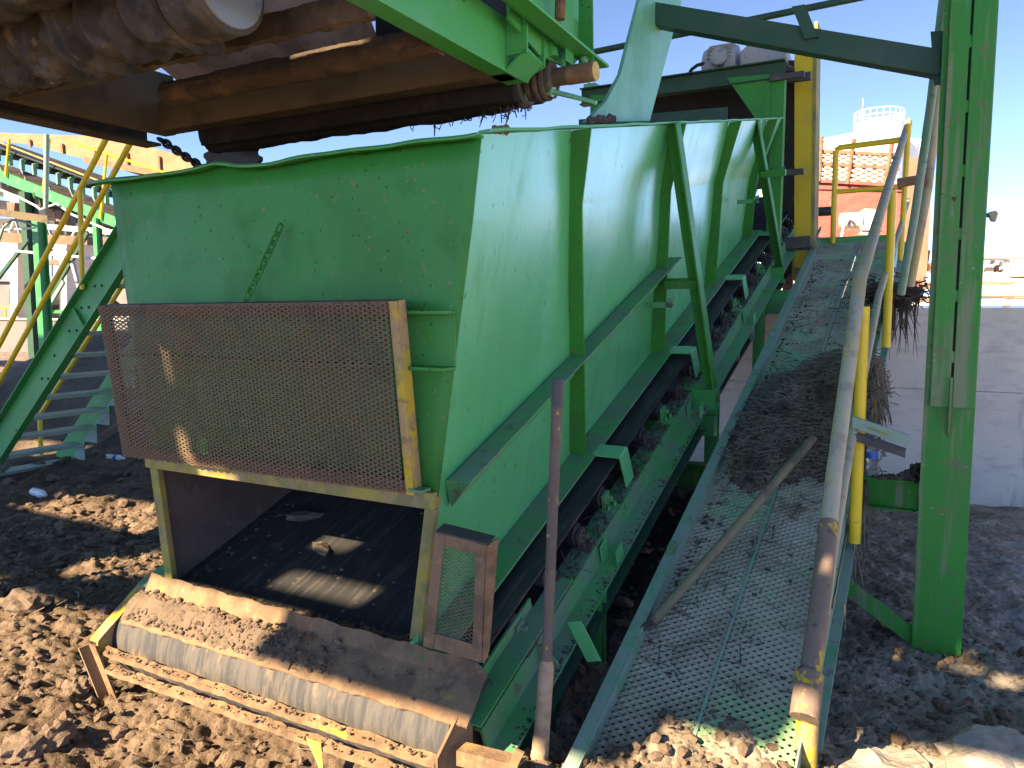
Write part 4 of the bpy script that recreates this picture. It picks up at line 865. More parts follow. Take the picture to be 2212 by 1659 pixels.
for k in range(5200):
    u_ = g.uniform(-.95, -.22); t_ = g.normal(2.55, .46); v_ = RV0+t_*cos(AL); h_ = float(rampn(u_, v_))
    if h_ < .05 and g.random() < .88: continue
    if t_ < .6: continue
    if u_ > -.30: h_ -= (u_+.30)*2.2
    p = R(u_, t_, h_ - .02 + g.uniform(0, .035)); a = g.uniform(0, 2*pi); d_ = cos(a)*U + sin(a)*TD + ND*g.uniform(-.25, .35); l = g.uniform(.025, .085)
    bnd = (cos(a+1.57)*U + sin(a+1.57)*TD)*g.uniform(-.5, .5)*l
    mb.tube([p, p+d_*l*.5+bnd, p+d_*l], g.uniform(.0012, .0032), 4)
for k in range(900):        # matted fringe hanging over the outer stringer
    t_ = g.normal(2.55, .33); p = R(-.265+g.uniform(-.03,.03), t_, float(rampn(-.3, RV0+t_*cos(AL)))-.02-g.uniform(0,.1)); l = g.uniform(.08, .24)
    d_ = -W + g.normal(size=3)*.18; mb.tube([p, p+d_*l*.5+g.normal(size=3)*.008, p+d_*l], g.uniform(.0015, .004), 4)
obj('roots', mb, M['root'], dp)
mb = MB()
for k in range(700):        # crumbs over the rest of the grating and along the left edge
    t_ = g.uniform(.5, 5.9); u_ = (-.93+abs(g.normal())*.035) if k % 3 else g.uniform(-.93, -.35); mb.lump(R(u_-.006*t_, t_, .006), .003*(4.0)**(g.random()**2.4), k, (1.2,1.2,.6))
for k in range(260):
    t_ = g.uniform(.5, 5.5); u_ = g.uniform(-.93, -.35); p = R(u_, t_, .01); a = g.uniform(0, 6.3); l = g.uniform(.03, .09); d_ = cos(a)*U+sin(a)*TD+ND*.1
    mb.tube([p, p+d_*l*.5+TD*g.uniform(-.01,.01), p+d_*l], .002, 4)
obj('crumbs', mb, M['root_dark'], dp)
# clump of roots on the handrail
mb = MB(); c = pu(1925, 632, UR+.04); g = np.random.default_rng(6)
for k in range(520):
    q = g.normal(size=3)*np.array([.11, .09, .045]); p = c + U*q[0] + V*q[1] + W*q[2]; a = g.uniform(0, 6.3); d_ = cos(a)*U+sin(a)*V+W*g.uniform(-.6,.2); l = g.uniform(.05,.13)
    mb.tube([p, p+d_*l*.5+g.normal(size=3)*.012, p+d_*l], g.uniform(.0025,.006), 4)
for k in range(60):
    p = c + U*g.uniform(-.05,.19) + V*g.normal()*.05 - W*.03; l = g.uniform(.1,.42); mb.tube([p, p-W*l*.5+g.normal(size=3)*.012, p-W*l+g.normal(size=3)*.02], [.005,.004,.001], 4)
solo('root_clump', mb, M['root_dark'], 'tangled clump of dark roots caught on the handrail near the column', 'root clump')
# ------------------------------------------------------------------ loose pipe on the ramp, post in front
a = pI(1408, 1342, 0) if False else None
def pR(x, y, n): d = ray(x, y); o = R(0, 0, n); return C0 + d*(((o-C0) @ ND)/(d @ ND))
a, b = pR(1408, 1346, .05), pR(1756, 947, .24)
lp = thing('loose_pipe', 'muddy yellowish pipe lying diagonally across the lower ramp', 'pipe', a)
obj('pipe', MB().tube([a, a*.9+b*.1, a*.5+b*.5-ND*.004, b], .021, 16), M['pipe_lay'], lp, smooth=True)
obj('flat_end', MB().prism([a+U*.0-ND*.02, a-TD*.06-U*.03-ND*.012, a-TD*.05-U*.03+ND*.012, a+ND*.02], TD*.02), M['dark_steel'], lp)
po = thing('pipe_post', 'rusty upright pipe with a darker upper sleeve standing in front of the conveyor', 'post', P(-1.12, 2.22, 0))
pb, pm, pt = P(-1.115, 2.23, -.1), pv(1181, 1425, 2.23), pv(1206, 818, 2.23)
un_ = unit(pt-pm)
pm2 = pv(1203, 880, 2.23)
obj('pipe', MB().tube([pm, (pm+pm2)/2, pm2], .0178, 18), M['pipe_rust'], po, smooth=True)
obj('sleeve', MB().tube([pm2, pt-un_*.004, pt], [.0195, .0195, .018], 18), M['pipe_cap'], po, smooth=True)
obj('muddy_foot', MB().tube([pb, P(-1.113,2.23,.0), pm*.5+pb*.5, pm-un_*.03, pm], [.036,.034,.027,.025,.019], 18, .05), M['pipe_dry'], po, smooth=True)
# ------------------------------------------------------------------ rubble at lower right
g = np.random.default_rng(21)
spots = [(*uvw(pz(1905, 1655, .06))[:2], .17, 'wide pale rubble lump at the bottom edge right of the handrail foot'), (*uvw(pz(2150, 1640, .06))[:2], .15, 'pale rubble lump in the bottom right corner'), (*uvw(pz(2010, 1625, .05))[:2], .07, 'small pale stone between the two big rubble lumps'), (*uvw(pz(2080, 1680, .06))[:2], .14, 'pale rubble lump half cut off by the bottom edge')]
for u_, v_, r, lb in spots:
    solo('rubble_lump', MB().lump(P(u_, v_, gh(u_, v_)-.02), r, int(g.integers(1e6)), (1.6,1.1,.55), .18, 3), M['stone'], lb, 'stone', group='pale rubble in the right foreground', smooth=False)
mb = MB()
for k in range(240):
    u_, v_ = g.uniform(.0, 1.6), g.normal(2.5, .3); r = .008*(5)**(g.random()**2); mb.lump(P(u_, v_, gh(u_, v_)+r*.2), r, k, (1.2,1,.6), .25, 1)
solo('stone_chips', mb, M['stone'], 'pale stone chips scattered over the dirt at lower right', 'stone chips', kind='stuff')
for x, y, r, lb in ((60, 1330, .10, 'fist-sized brown clod half in shadow at the left edge'), (195, 1160, .05, 'round brown clod in the shaded dirt left of the opening'), (60, 1600, .075, 'flat brown clod in the lower left foreground'), (115, 1585, .06, 'broken brown clod in the lower left foreground'), (165, 1480, .05, 'small round clod left of the trough bracket')):
    p = pz(x, y, .08); solo('clod', MB().lump(P(p@U, p@V, gh(p@U, p@V)+r*.3), r, int(x*7+y), (1.2,1,.75), .2, 3), M['rock'], lb, 'clod', group='larger clods on the left')
# ------------------------------------------------------------------ overhead conveyor that feeds the hopper
oc = thing('overhead_conveyor', 'grimy overhead belt conveyor with green side channels discharging into the hopper', 'conveyor', P(-2.25, 1.6, 2.4))
WB = 2.40; UL, URr = -3.33, -1.30
VB = .3
# right side channel: web, bottom flange turned inward, top flange, end plate
def hz(profile, u, v0, v1): return MB().ext(profile, P(u, v0, WB), P(u, v1, WB), U, W)
rc = hz([(0,0),(-.075,0),(-.075,.010),(-.010,.010),(-.010,.165),(-.075,.165),(-.075,.175),(0,.175)], -1.30, VB, 2.50)
obj('side_channel', rc, M['green_over'], oc, bevel=.002)
obj('end_plate', MB().prism([P(-1.30,2.502,WB), P(-1.30,2.502,WB+.175), P(-1.23,2.502,WB+.19), P(-1.23,2.502,WB+.045), P(-1.285,2.502,WB+.025)], V*.01), M['green_over'], oc)
obj('end_plate', MB().prism([P(-1.298,2.35,WB+.178), P(-1.298,2.35,WB+.05), P(-1.22,2.35,WB+.05), P(-1.22,2.35,WB+.178)], V*.01), M['green_over'], oc)
obj('gusset', MB().prism([P(-1.30,2.5,WB+.001), P(-1.30,2.35,WB+.001), P(-1.22,2.35,WB+.06), P(-1.235,2.5,WB+.05)], W*.008), M['green_over'], oc)
# take-up rail carrying the bearing, beside the channel
tr = MB().ext([(0,0),(.075,0),(.075,.010),(.0,.010)], P(-1.20, VB, WB+.20), P(-1.20, 2.85, WB+.12), U, W)
tr.ext([(-.012,0),(0,0),(0,.13),(-.012,.13)], P(-1.19, VB, WB+.20), P(-1.19, 2.85, WB+.12), U, W)
obj('take_up_rail', tr, M['green_over'], oc, bevel=.002)
bo = MB()
for v_ in (1.95, 2.08): bo.lathe([(0,.012),(.012,.012),(.0121,.007),(.03,.007)], P(-1.30, v_, WB+.145), U, 8)
obj('bolt', bo, M['green_over'], oc)
obj('hood_plate', MB().prism([pu(1100, -30, -1.24), pu(1262, -30, -1.24), pu(1262, 112, -1.24), pu(1232, 150, -1.24), pu(1165, 118, -1.24), pu(1100, 40, -1.24)], -U*.01), M['green_over'], oc)
obj('hanger_angle', MB().ext([(0,0),(.03,0),(.03,.008),(.008,.008),(.008,.065),(0,.065)], pv(1240, 142, 2.66), pv(1237, -60, 2.66), unit(-V*.0-U*1.0), -V), M['green_over'], oc, bevel=.002)
obj('hanger_angle', MB().prism([pv(1250, 137, 2.70), pv(1281, 132, 2.70), pv(1279, -60, 2.70), pv(1250, -60, 2.70)], V*.008), M['green_shaded'], oc)  # right face takes the darker green for its shade
hb = MB()
for q in ((1264, 130), (1244, 147)): hb.lathe([(0,.013),(.01,.013),(.0101,.007),(.02,.007)], pv(*q, 2.695), -V, 6)
obj('bolt', hb, M['green_pale'], oc)
# threaded rod
ta, tb_ = pv(1211, -30, 2.45), pv(1209, 44, 2.45); td = unit(tb_-ta); prof = []; L_ = np.linalg.norm(tb_-ta); n_ = int(L_/.0055)
for k in range(n_): prof += [(k*.0055, .0155), (k*.0055+.0027, .0185)]
obj('threaded_rod', MB().lathe(prof, ta, td, 14), M['rust'], oc)
# left side channel and far cross plate
lc = hz([(0,0),(-.07,0),(-.07,.012),(-.012,.012),(-.012,.25),(-.07,.25),(-.07,.262),(0,.262)], -3.10, VB, 2.46)
obj('side_channel', lc, M['brown_beam'], oc)
obj('side_plate', MB().box(-3.19, -3.178, VB, 2.40, WB+.1, WB+.55), M['brown_beam'], oc)
ob_ = MB().ext([(0,0),(.11,0),(.11,.012),(0,.012)], P(UL-.06, VB, WB-.02), P(UL-.06, 2.52, WB-.02), U, W); ob_.box(UL-.06, UL-.05, VB, 2.52, WB-.008, WB+.12)
obj('outer_flange', ob_, M['rust_over'], oc)
obj('cross_plate', MB().prism([P(-3.095, 2.37, WB), P(-1.31, 2.37, WB), P(-1.31, 2.37, WB+.125), P(-3.095, 2.37, WB+.125)], V*.012).box(-3.095, -1.31, 2.383, 2.45, WB+.0, WB+.012), M['brown_beam'], oc)
# near cross angle, caked with mud
n_ = 60; A_ = []; B_ = []; D_ = []
for i in range(n_+1):
    u_ = -3.09 + (-1.372+3.09)*i/n_; A_.append(P(u_, 1.715+wv(i,1)*.6, WB+wv(i,2)*.5)); B_.append(P(u_, 1.742+wv(i,3)*.6, WB-.002+wv(i,5)*.5)); D_.append(P(u_, 1.715+wv(i,1)*.6, WB+.06))
obj('cross_angle', strip(A_, B_, -.012, -W), M['rust_over'], oc, smooth=True)
obj('cross_angle_web', strip(A_, D_, .012, -V), M['rust_over'], oc, smooth=True)
# rollers
def mudroller(u0, u1, v_, w_, r, n, seed, rag, lob=0):
    m_ = MB(); vs = []; k_ = 48
    for i in range(n+1):
        s_ = i/n; u_ = u0+(u1-u0)*s_; ph = (s_*7.0) % 1.0
        rr = r*(1 - lob + lob*(min(1, (ph/.75))**.6 if ph < .9 else max(0, (1-ph)/.1)))
        for k in range(k_):
            a = 2*pi*k/k_; q = np.array([u_*9+seed]), np.array([a*2.2])
            e = rag*float(vnoise(q[0], q[1], seed)[0]) + rag*.6*float(vnoise(q[0]*3.1, q[1]*2.7, seed+1)[0]) + rag*.35*float(vnoise(q[0]*8, q[1]*8, seed+2)[0])
            vs.append(P(u_, v_+(rr*(1+e))*cos(a), w_+(rr*(1+e))*sin(a)))
    fs = [(i*k_+k, i*k_+(k+1) % k_, (i+1)*k_+(k+1) % k_, (i+1)*k_+k) for i in range(n) for k in range(k_)]
    fs += [tuple(range(k_-1, -1, -1)), tuple(range(n*k_, n*k_+k_))]
    return m_.add(vs, fs)
re = pv(512, -36, 1.50); ue = re @ U; we = re[2]
obj('roller', mudroller(ue-1.42, ue-.17, 1.50, we, .142, 190, 4, .26, .26), M['mudroll'], oc, smooth=True)
rl2 = obj('roller_end', MB().lathe([(0,.09),(.02,.124),(.05,.128),(.075,.121),(.08,.124),(.10,.124),(.105,.121),(.16,.122),(.165,.114)], P(ue-.19, 1.50, we), U, 40), M['mudroll'], oc, smooth=True)
obj('roller_face', MB().lathe([(0,.108),(.006,.106)], P(ue-.026, 1.50, we), U, 40), M['steel'], rl2)
obj('roller_hub', MB().lathe([(0,.02),(.02,.018)], P(ue-.02, 1.50, we), U, 20), M['dark_steel'], rl2)
obj('roller', mudroller(UL+.2, -1.95, 1.28, we+.10, .14, 70, 9, .16, .1), M['mudroll'], oc, smooth=True)
a, b = pv(400, 205, 2.08), pv(945, 78, 2.08)
ax_w = (a[2]+b[2])/2
obj('return_roller', mudroller(a @ U - .1, -1.38, 2.08, ax_w, .045, 90, 6, .18), M['rust_over'], oc, smooth=True)
a = pv(800, 265, 2.62); obj('head_pulley', mudroller(UL+.3, -1.46, 2.62, a[2]+.065, .10, 60, 14, .14), M['mud_black'], oc, smooth=True)
bw = MB(); 
for s_, v_, w_ in ((0, 2.52, WB-.045), (1, 2.67, WB-.005)):
    bw.box(UL+.32, -1.36, v_, v_+.10, w_, w_+.075)
obj('belt_scraper', bw, M['mud_black'], oc, bevel=.006)
fr = MB(); g = np.random.default_rng(4)
for k in range(90):
    p = P(-1.38-.5*g.random()**2+.02*g.normal(), 2.60+g.uniform(-.03, .05), WB-.045); l = .006+.05*g.random()**2.5; fr.tube([p, p-W*l*.5+g.normal(size=3)*.008, p-W*l+g.normal(size=3)*.012], .0022, 4)
obj('fringe', fr, M['root_dark'], oc)
obj('return_belt', MB().prism([P(-2.80, 2.345, WB+.10), P(-1.80, 2.345, WB+.10), P(-1.66, 1.9, WB+.40), P(-2.95, 1.9, WB+.40)], W*.01), M['grey_belt'], oc)
cbm = MB()
for a_, b_, c_, d_ in ((UL+.2, -1.33, .3, 1.22), (UL+.2, -1.33, 1.52, 2.7), (UL+.2, -2.3, 1.22, 1.52), (-1.85, -1.33, 1.22, 1.52)): cbm.box(a_, b_, c_, d_, WB+.58, WB+.592)  # gap left so a sun patch reaches the return roller
obj('carry_belt', cbm, M['black'], oc)
obj('dark_filler', MB().box(-1.95, -1.33, 2.48, 2.49, WB+.13, WB+.62), M['dark'], oc)  # dark sheet added to close the bright sky gap behind the roller
cbm = MB()
for a_, b_, c_, d_ in ((UL, -1.22, VB, .95), (UL, -1.22, 1.22, 2.5), (UL, -2.4, .95, 1.22), (-1.92, -1.22, .95, 1.22)): cbm.box(a_, b_, c_, d_, WB+.80, WB+.82)  # opening lined up with the belt gap for the same sun patch
obj('deck_plate', cbm, M['brown_beam'], oc)
obj('hanger', MB().box(-1.62, -1.57, 1.98, 2.0, WB+.1, WB+.5), M['brown_beam'], oc)
for u_ in (UL+.1, -1.27): obj('hanger', MB().box(u_-.03, u_+.03, .5, .56, WB+.1, WB+2.2), M['green_dusty'], oc)
# shaft end with its dirty seal
sh = P(-1.26, 0, 0); c_ = pv(1245, 160, 2.62); sc, sw2 = c_ @ V, c_[2]
obj('shaft', MB().lathe([(0,.032),(.30,.032),(.301,.030)], P(-1.40, 2.62, sw2), U, 24), M['brown_beam'], oc, smooth=True)
shf = pv(1290, 155, 2.62) @ U
obj('shaft_end', MB().lathe([(0,.034),(.10,.034),(.103,.030)], P(shf-.11, 2.62, sw2), U, 24), M['tail_guard'], oc, smooth=True)
obj('shaft_face', MB().lathe([(0,.0325),(.003,.0325)], P(shf-.0065, 2.62, sw2), U, 24), M['yellow_end'], oc)
m_ = MB()
for k, (du, r) in enumerate(((0,.068),(.03,.074),(.055,.072),(.075,.066))):
    m_.lathe([(0, r*.9),(.006, r),(.018, r*1.01),(.024, r*.88)], P(-1.345+du, 2.62, sw2-.006), U+V*.04*k, 26)
obj('seal', m_, M['mudroll'], oc)
obj('bearing_housing', MB().lathe([(0,.085),(.04,.095),(.06,.08)], P(-1.41, 2.62, sw2), U, 28), M['dark_steel'], oc, smooth=True)
obj('elbow_pipe', MB().tube([pv(1168, 92, 2.58), pv(1180, 92, 2.58), pv(1190, 100, 2.58), pv(1193, 125, 2.58)], .024, 14), M['green_over'], oc, smooth=True)
gn = MB().tube([pv(1186, 196, 2.60), pv(1235, 208, 2.60), pv(1288, 222, 2.60)], [.010,.009,.007], 10); gn.lathe([(0,.018),(.025,.018)], pv(1183, 196, 2.60), unit(pv(1235,208,2.6)-pv(1186,196,2.6)), 10)
obj('grease_rod', gn, M['green_pale'], oc, smooth=True)
bl = MB()
for q, r in ((P(-1.358, 2.60, WB-.012), .014), (P(-1.358, 2.73, WB+.034), .014)): bl.lathe([(0, r*1.3),(.012, r*1.3),(.0121, r*.7),(.022, r*.7)], q, U, 8)
obj('scraper_bolt', bl, M['green_pale'], oc)
# stub of drive chain hanging at the left far corner
solo('drive_chain', chain_links(pv(345, 300, 2.6), pv(470, 380, 2.7), 12, .016, .008), M['black'], 'greasy black drive chain slanting down behind the overhead conveyor corner', 'chain', smooth=True)
spk = MB(); c_ = pv(462, 372, 2.74); tt = 18; ring = []
for k in range(tt*4):
    a = 2*pi*k/(tt*4); r = .20 if k % 4 in (0, 1) else .175; ring.append(c_ + U*(.12+r*cos(a)) + W*(.03+r*sin(a)))
solo('sprocket', spk.prism(ring, V*.02), M['dark_steel'], 'dark toothed sprocket behind the overhead conveyor corner', 'sprocket')
# ------------------------------------------------------------------ support strut and head station
ss = [pu(1392, -40, -1.345), pu(1484, -40, -1.345), pu(1404, 262, -1.345), pu(1264, 265, -1.345), pu(1310, 218, -1.345), pu(1341, 160, -1.345)]
ss_o = thing('support_strut', 'wide pale green flat strut rising from the hopper rim out of the picture', 'strut', pu(1340, 263, -1.345))
obj('flat_plate', MB().prism(ss, -U*.02), M['green_pale'], ss_o, bevel=.003)
cr = MB(); g = np.random.default_rng(9)
for k in range(120):
    s_ = g.random(); p = pu(1272+56*s_, 262-6*s_, -1.30); cr.lump(p + W*g.uniform(-.01,.012)*(1.4-abs(s_-.5)), .004+.008*g.random(), k)
solo('rim_dirt', cr, M['root_dark'], 'little heap of dark dirt on the hopper rim at the strut foot', 'dirt', kind='stuff')
nb = MB()
for k in range(26):
    p = pu(1068+28*g.random(), 276+8*g.random(), -1.27); nb.lump(p, .006+.008*g.random(), k)
solo('rim_dirt', nb, M['rust'], 'few reddish crumbs on the front corner of the hopper rim', 'crumbs', kind='stuff')
HV = 7.52
hd = thing('head_portal', 'dark green portal frame with hood over the upper end of the hopper', 'frame', P(-2.2, HV, 2.5))
hb0, hb1 = pv(1256, 196, HV), pv(1697, 132, HV)
dz = .14
obj('front_beam', MB().prism([hb0, hb1, hb1-W*dz, hb0-W*dz], V*.012), M['green_dark'], hd, bevel=.002)
obj('top_flange', MB().prism([hb0+W*.001-V*.05, hb1+W*.001-V*.05, hb1+W*.001+V*.1, hb0+W*.001+V*.1], W*.012), M['green_dark'], hd)
obj('bottom_flange', MB().prism([hb0-W*(dz+.001)-V*.05, hb1-W*(dz+.001)-V*.05, hb1-W*(dz+.001)+V*.06, hb0-W*(dz+.001)+V*.06], -W*.012), M['green_dark'], hd)
obj('hood', MB().prism([hb0+V*.11-W*.02, hb1+V*.11-W*.02, hb1+V*1.5+W*.28, hb0+V*1.5+W*.28], W*.02), M['dark'], hd)
obj('back_plate', MB().prism([hb0+V*1.5+W*.28, hb1+V*1.5+W*.28, hb1+V*1.5-W*.9, hb0+V*1.5-W*.9], V*.02), M['dark'], hd)
pa, pb_ = pv(1664, 168, HV), pv(1688, 592, HV)
pu0, pu1 = -1.385, -1.275
obj('post', MB().prism([P(pu0, HV-.006, hb1[2]-dz), P(pu1, HV-.006, hb1[2]-dz), P(pu1, HV-.006, 1.95), P(pu0, HV-.006, 1.95)], -V*.012).prism([P(pu1, HV-.019, hb1[2]-dz), P(pu1, HV+.09, hb1[2]-dz), P(pu1, HV+.09, 1.95), P(pu1, HV-.019, 1.95)], U*.010), M['green_shaded'], hd, bevel=.002)
obj('post', MB().box(2*UC-pu1, 2*UC-pu0, HV-.018, HV-.006, 1.95, hb1[2]-dz), M['green_shaded'], hd)
obj('gusset', MB().prism([pv(1570, 168, HV-.03), pv(1664, 160, HV-.03), pv(1664, 302, HV-.03)], V*.012), M['green_shaded'], hd)
obj('gusset', MB().prism([pv(1275, 205, HV-.03), pv(1330, 205, HV-.03), pv(1282, 300, HV-.03), pv(1275, 300, HV-.03)], V*.012), M['green_shaded'], hd)
obj('hook_rod', MB().tube([hb0+U*.08+W*.01, hb0+U*.08+W*.19], .012, 8).box(-.01+(hb0@U)+.05, (hb0@U)+.17, HV-.04, HV+.06, hb0[2]+.012, hb0[2]+.05), M['green_pale'], hd)
for y in (376, 170):
    a = pv(1662, y, HV-.05); obj('bracket', MB().bar(a, a+U*.3, .04, .05, W), M['dark_steel'], hd)
# head pulley, dark discharge parts
hp = thing('head_pulley', 'dark rubber head pulley and bearing at the top of the inclined conveyor', 'pulley', I(-2.2, tl, -.25))
obj('drum', MB().cyl(I(bw0, tl, -.2), I(bw1, tl, -.2), .2, 30), M['black'], hp, smooth=True)
obj('bearing', MB().ibox(-1.31, -1.2, tl-.2, tl+.15, -.36, -.1), M['dark_steel'], hp, bevel=.02)
obj('shaft', MB().cyl(I(-1.35, tl, -.2), I(-1.0, tl, -.2), .05, 18), M['dark_steel'], hp, smooth=True)
ca = thing('cross_arm', 'dark steel arm joining the portal frame and the yellow drive guard', 'arm', pv(1720, 160, 7.8))
obj('arm', MB().bar(pv(1688, 172, 7.7), pv(1752, 164, 7.7), .06, .07, W), M['dark_steel'], ca, bevel=.003)
obj('arm', MB().bar(pv(1685, 528, 7.75), pv(1752, 522, 7.75), .08, .11, W), M['dark_steel'], ca, bevel=.003)
# yellow drive guard
GV = 7.95
yg = thing('drive_guard', 'tall narrow yellow drive guard with weathered wooden-looking side at the conveyor head', 'guard', pv(1735, 578, GV))
fa = [pv(1716, 100, GV), pv(1757, 98, GV), pv(1751, 578, GV), pv(1715, 578, GV)]
obj('front_face', MB().prism(fa, V*.02), M['yellow_guard'], yg, bevel=.006)
sa = [pv(1757, 60, GV-.004), pv(1770, 64, GV-.004), pv(1774, 520, GV-.004), pv(1752, 579, GV-.004)]
side_d = V*.28
obj('side_face', MB().prism([fa[1]-V*.004+U*.001, fa[1]+W*.22+V*.02, fa[1]+W*.22+side_d*.9, fa[2]+side_d*.9+W*.2, fa[2]-V*.004+U*.001], U*.03), M['yellow_olive'], yg)
obj('top_cap', MB().prism([fa[0]+W*.001, fa[1]+W*.001, fa[1]+V*.5+W*.001, fa[0]+V*.5+W*.001], W*.015), M['yellow_guard'], yg)
obj('bottom_bulge', MB().lathe([(0,.16),(.02,.18),(.2,.18),(.22,.16)], (fa[2]+fa[3])/2+V*.18-U*.10+W*.04, U, 24), M['yellow_olive'], yg, smooth=True)
obj('seam_strap', MB().prism([pv(1713, 532, GV-.012), pv(1752, 530, GV-.012), pv(1752, 540, GV-.012), pv(1713, 542, GV-.012)], V*.01), M['dark_steel'], yg)
obj('side_strap', MB().bar(pv(1753, 534, GV-.02), pv(1773, 492, GV+.3), .012, .03, W), M['dark_steel'], yg)
dg = thing('dark_backing', 'dark steel back plate behind the yellow drive guard', 'plate', pv(1700, 560, 8.3))
obj('plate', MB().prism([pv(1690, 130, 8.3), pv(1716, 130, 8.3), pv(1716, 590, 8.3), pv(1690, 600, 8.3)], V*.02), M['dark_steel'], dg)
obj('frame_leg', MB().prism([pv(1690, 590, 8.3), pv(1712, 590, 8.3), pv(1712, 690, 8.3), pv(1690, 690, 8.3)], V*.06), M['rust'], dg)
# gear motor on top
gm_ = thing('gear_motor', 'dusty grey gear motor mounted on top of the head frame', 'motor', pv(1600, 158, 8.2))
MV = 8.2
bd = MB().prism([pv(1598, 150, MV), pv(1700, 140, MV), pv(1698, 98, MV), pv(1680, 92, MV), pv(1612, 98, MV), pv(1595, 112, MV)], V*.35); obj('gear_case', bd, M['grey_motor'], gm_, bevel=.03)
obj('motor_body', MB().lathe([(0,.10),(.02,.15),(.06,.17),(.32,.17),(.36,.16)], pv(1512, 136, MV)+V*.15, U, 28), M['grey_motor'], gm_, smooth=True)
fi = MB()
for k in range(14):
    a = pi*(k+.5)/14; c = pv(1512, 136, MV)+V*.15; r_ = V*(-cos(a))+W*sin(a); fi.bar(c+U*.08+r_*.18, c+U*.32+r_*.18, .008, .025, r_)
obj('cooling_fins', fi, M['grey_motor'], gm_)
obj('terminal_box', MB().lathe([(0,.09),(.09,.085),(.10,.06)], pv(1556, 126, MV)-V*.0, -V, 22), M['grey_motor'], gm_, smooth=True)
obj('breather', MB().box(*(lambda p: (p@U-.06, p@U+.12, MV+.05, MV+.2, p[2], p[2]+.09))(pv(1622, 96, MV))), M['grey_motor'], gm_, bevel=.01)
obj('conduit', MB().tube([pv(1488, 160, MV), pv(1494, 150, MV), pv(1506, 141, MV), pv(1525, 136, MV)], .018, 10), M['black'], gm_, smooth=True)
# ------------------------------------------------------------------ access stair at left
V1, V2 = 3.95, 4.72
sr = thing('access_stair', 'steep green steel stair with yellow pipe handrails left of the hopper', 'stair', P(-7.3, 4.3, 0))
def stringer(v_, p0, p1, h, fl):
    a = pv(*p0, v_); b = pv(*p1, v_); d_ = unit(b-a); n_ = unit(np.cross(V, d_)); n_ = n_ if n_[2] > 0 else -n_
    a = a - d_*.1
    return a, b, d_, n_, MB().ext([(0,-h/2),(.008,-h/2),(.008,h/2),(0,h/2)], a, b, V, n_).ext([(-fl*1.0,h/2),(.008,h/2),(.008,h/2+.009),(-fl,h/2+.009)], a, b, V, n_).ext([(-fl*1.0,-h/2-.009),(.008,-h/2-.009),(.008,-h/2),(-fl,-h/2)], a, b, V, n_)
q0, q1 = (0, 962), (252, 565)
a, b, sd_, sn_, m_ = stringer(V1, q0, (330, 442), .27, .06)
s1 = obj('stringer', m_, M['green_dusty'] if False else M['green'], sr)
dots = MB()
for px, py in ((205, 618), (220, 617), (176, 665), (192, 664), (150, 715), (166, 714), (118, 768), (91, 818), (104, 818), (60, 905), (36, 930)):
    c = pv(px, py, V1-.001); dots.lathe([(0,.012),(.006,.012)], c, -V, 8)
obj('bolt_hole', dots, M['dark'], sr)
obj('splice', MB().ext([(-.03,-.125),(0,-.125),(0,.125),(-.03,.125)], pv(178, 692, V1-.002), pv(178, 692, V1-.002)+sd_*.012, V, sn_), M['green'], sr)
off2 = pv(130, 1000, V2) - pv(0, 962, V1)
a2_, b2_, d2_, n2_, m_ = stringer(V2, (138, 985), (330, 700), .22, -.05)
obj('stringer', m_, M['green'], sr)
for k in range(13):
    w_ = .02 + .195*k
    # tread between the two stringers at height w_
    s1_ = a + sd_*((w_-a[2])/sd_[2]); s2_ = a2_ + d2_*((w_-a2_[2])/d2_[2])
    u1_, u2_ = s1_ @ U + .03, s2_ @ U + .03
    tr_ = MB().hexa([P(u1_-.02, V1+.02, w_), P(u1_+.20, V1+.02, w_), P(u2_+.20, V2-.004, w_), P(u2_-.02, V2-.004, w_)], [P(u1_-.02, V1+.02, w_+.03), P(u1_+.20, V1+.02, w_+.03), P(u2_+.20, V2-.004, w_+.03), P(u2_-.02, V2-.004, w_+.03)])
    obj('tread', tr_, M['grey_green'], sr)
    obj('tread_plate', MB().prism([P(u2_-.03, V2-.006, w_-.14), P(u2_+.2, V2-.006, w_-.14), P(u2_+.2, V2-.006, w_+.06)], -V*.008), M['grey_green'], sr) if k < 6 else None
VR = V1 - .03
def rail(p0, p1, v_, r, ext0=.6, ext1=.0):
    a = pv(*p0, v_); b = pv(*p1, v_); d = unit(b-a); return MB().tube([a-d*ext0, b+d*ext1], r, 12)
obj('top_rail', rail((0, 742), (206, 345), VR, .022, .6, .5), M['yellow'], sr, smooth=True)
obj('mid_rail', rail((0, 822), (262, 345), VR, .022, .6, .5), M['yellow'], sr, smooth=True)
obj('post', MB().tube([pv(178, 625, VR), pv(173, 412, VR)], .022, 12), M['yellow'], sr, smooth=True)
VR2 = V2 + .02
obj('top_rail', rail((80, 905), (262, 620), VR2, .022, .0, .8), M['yellow'], sr, smooth=True)
obj('post', MB().tube([pv(89, 985, VR2), pv(86, 905, VR2)], .022, 12), M['yellow'], sr, smooth=True)
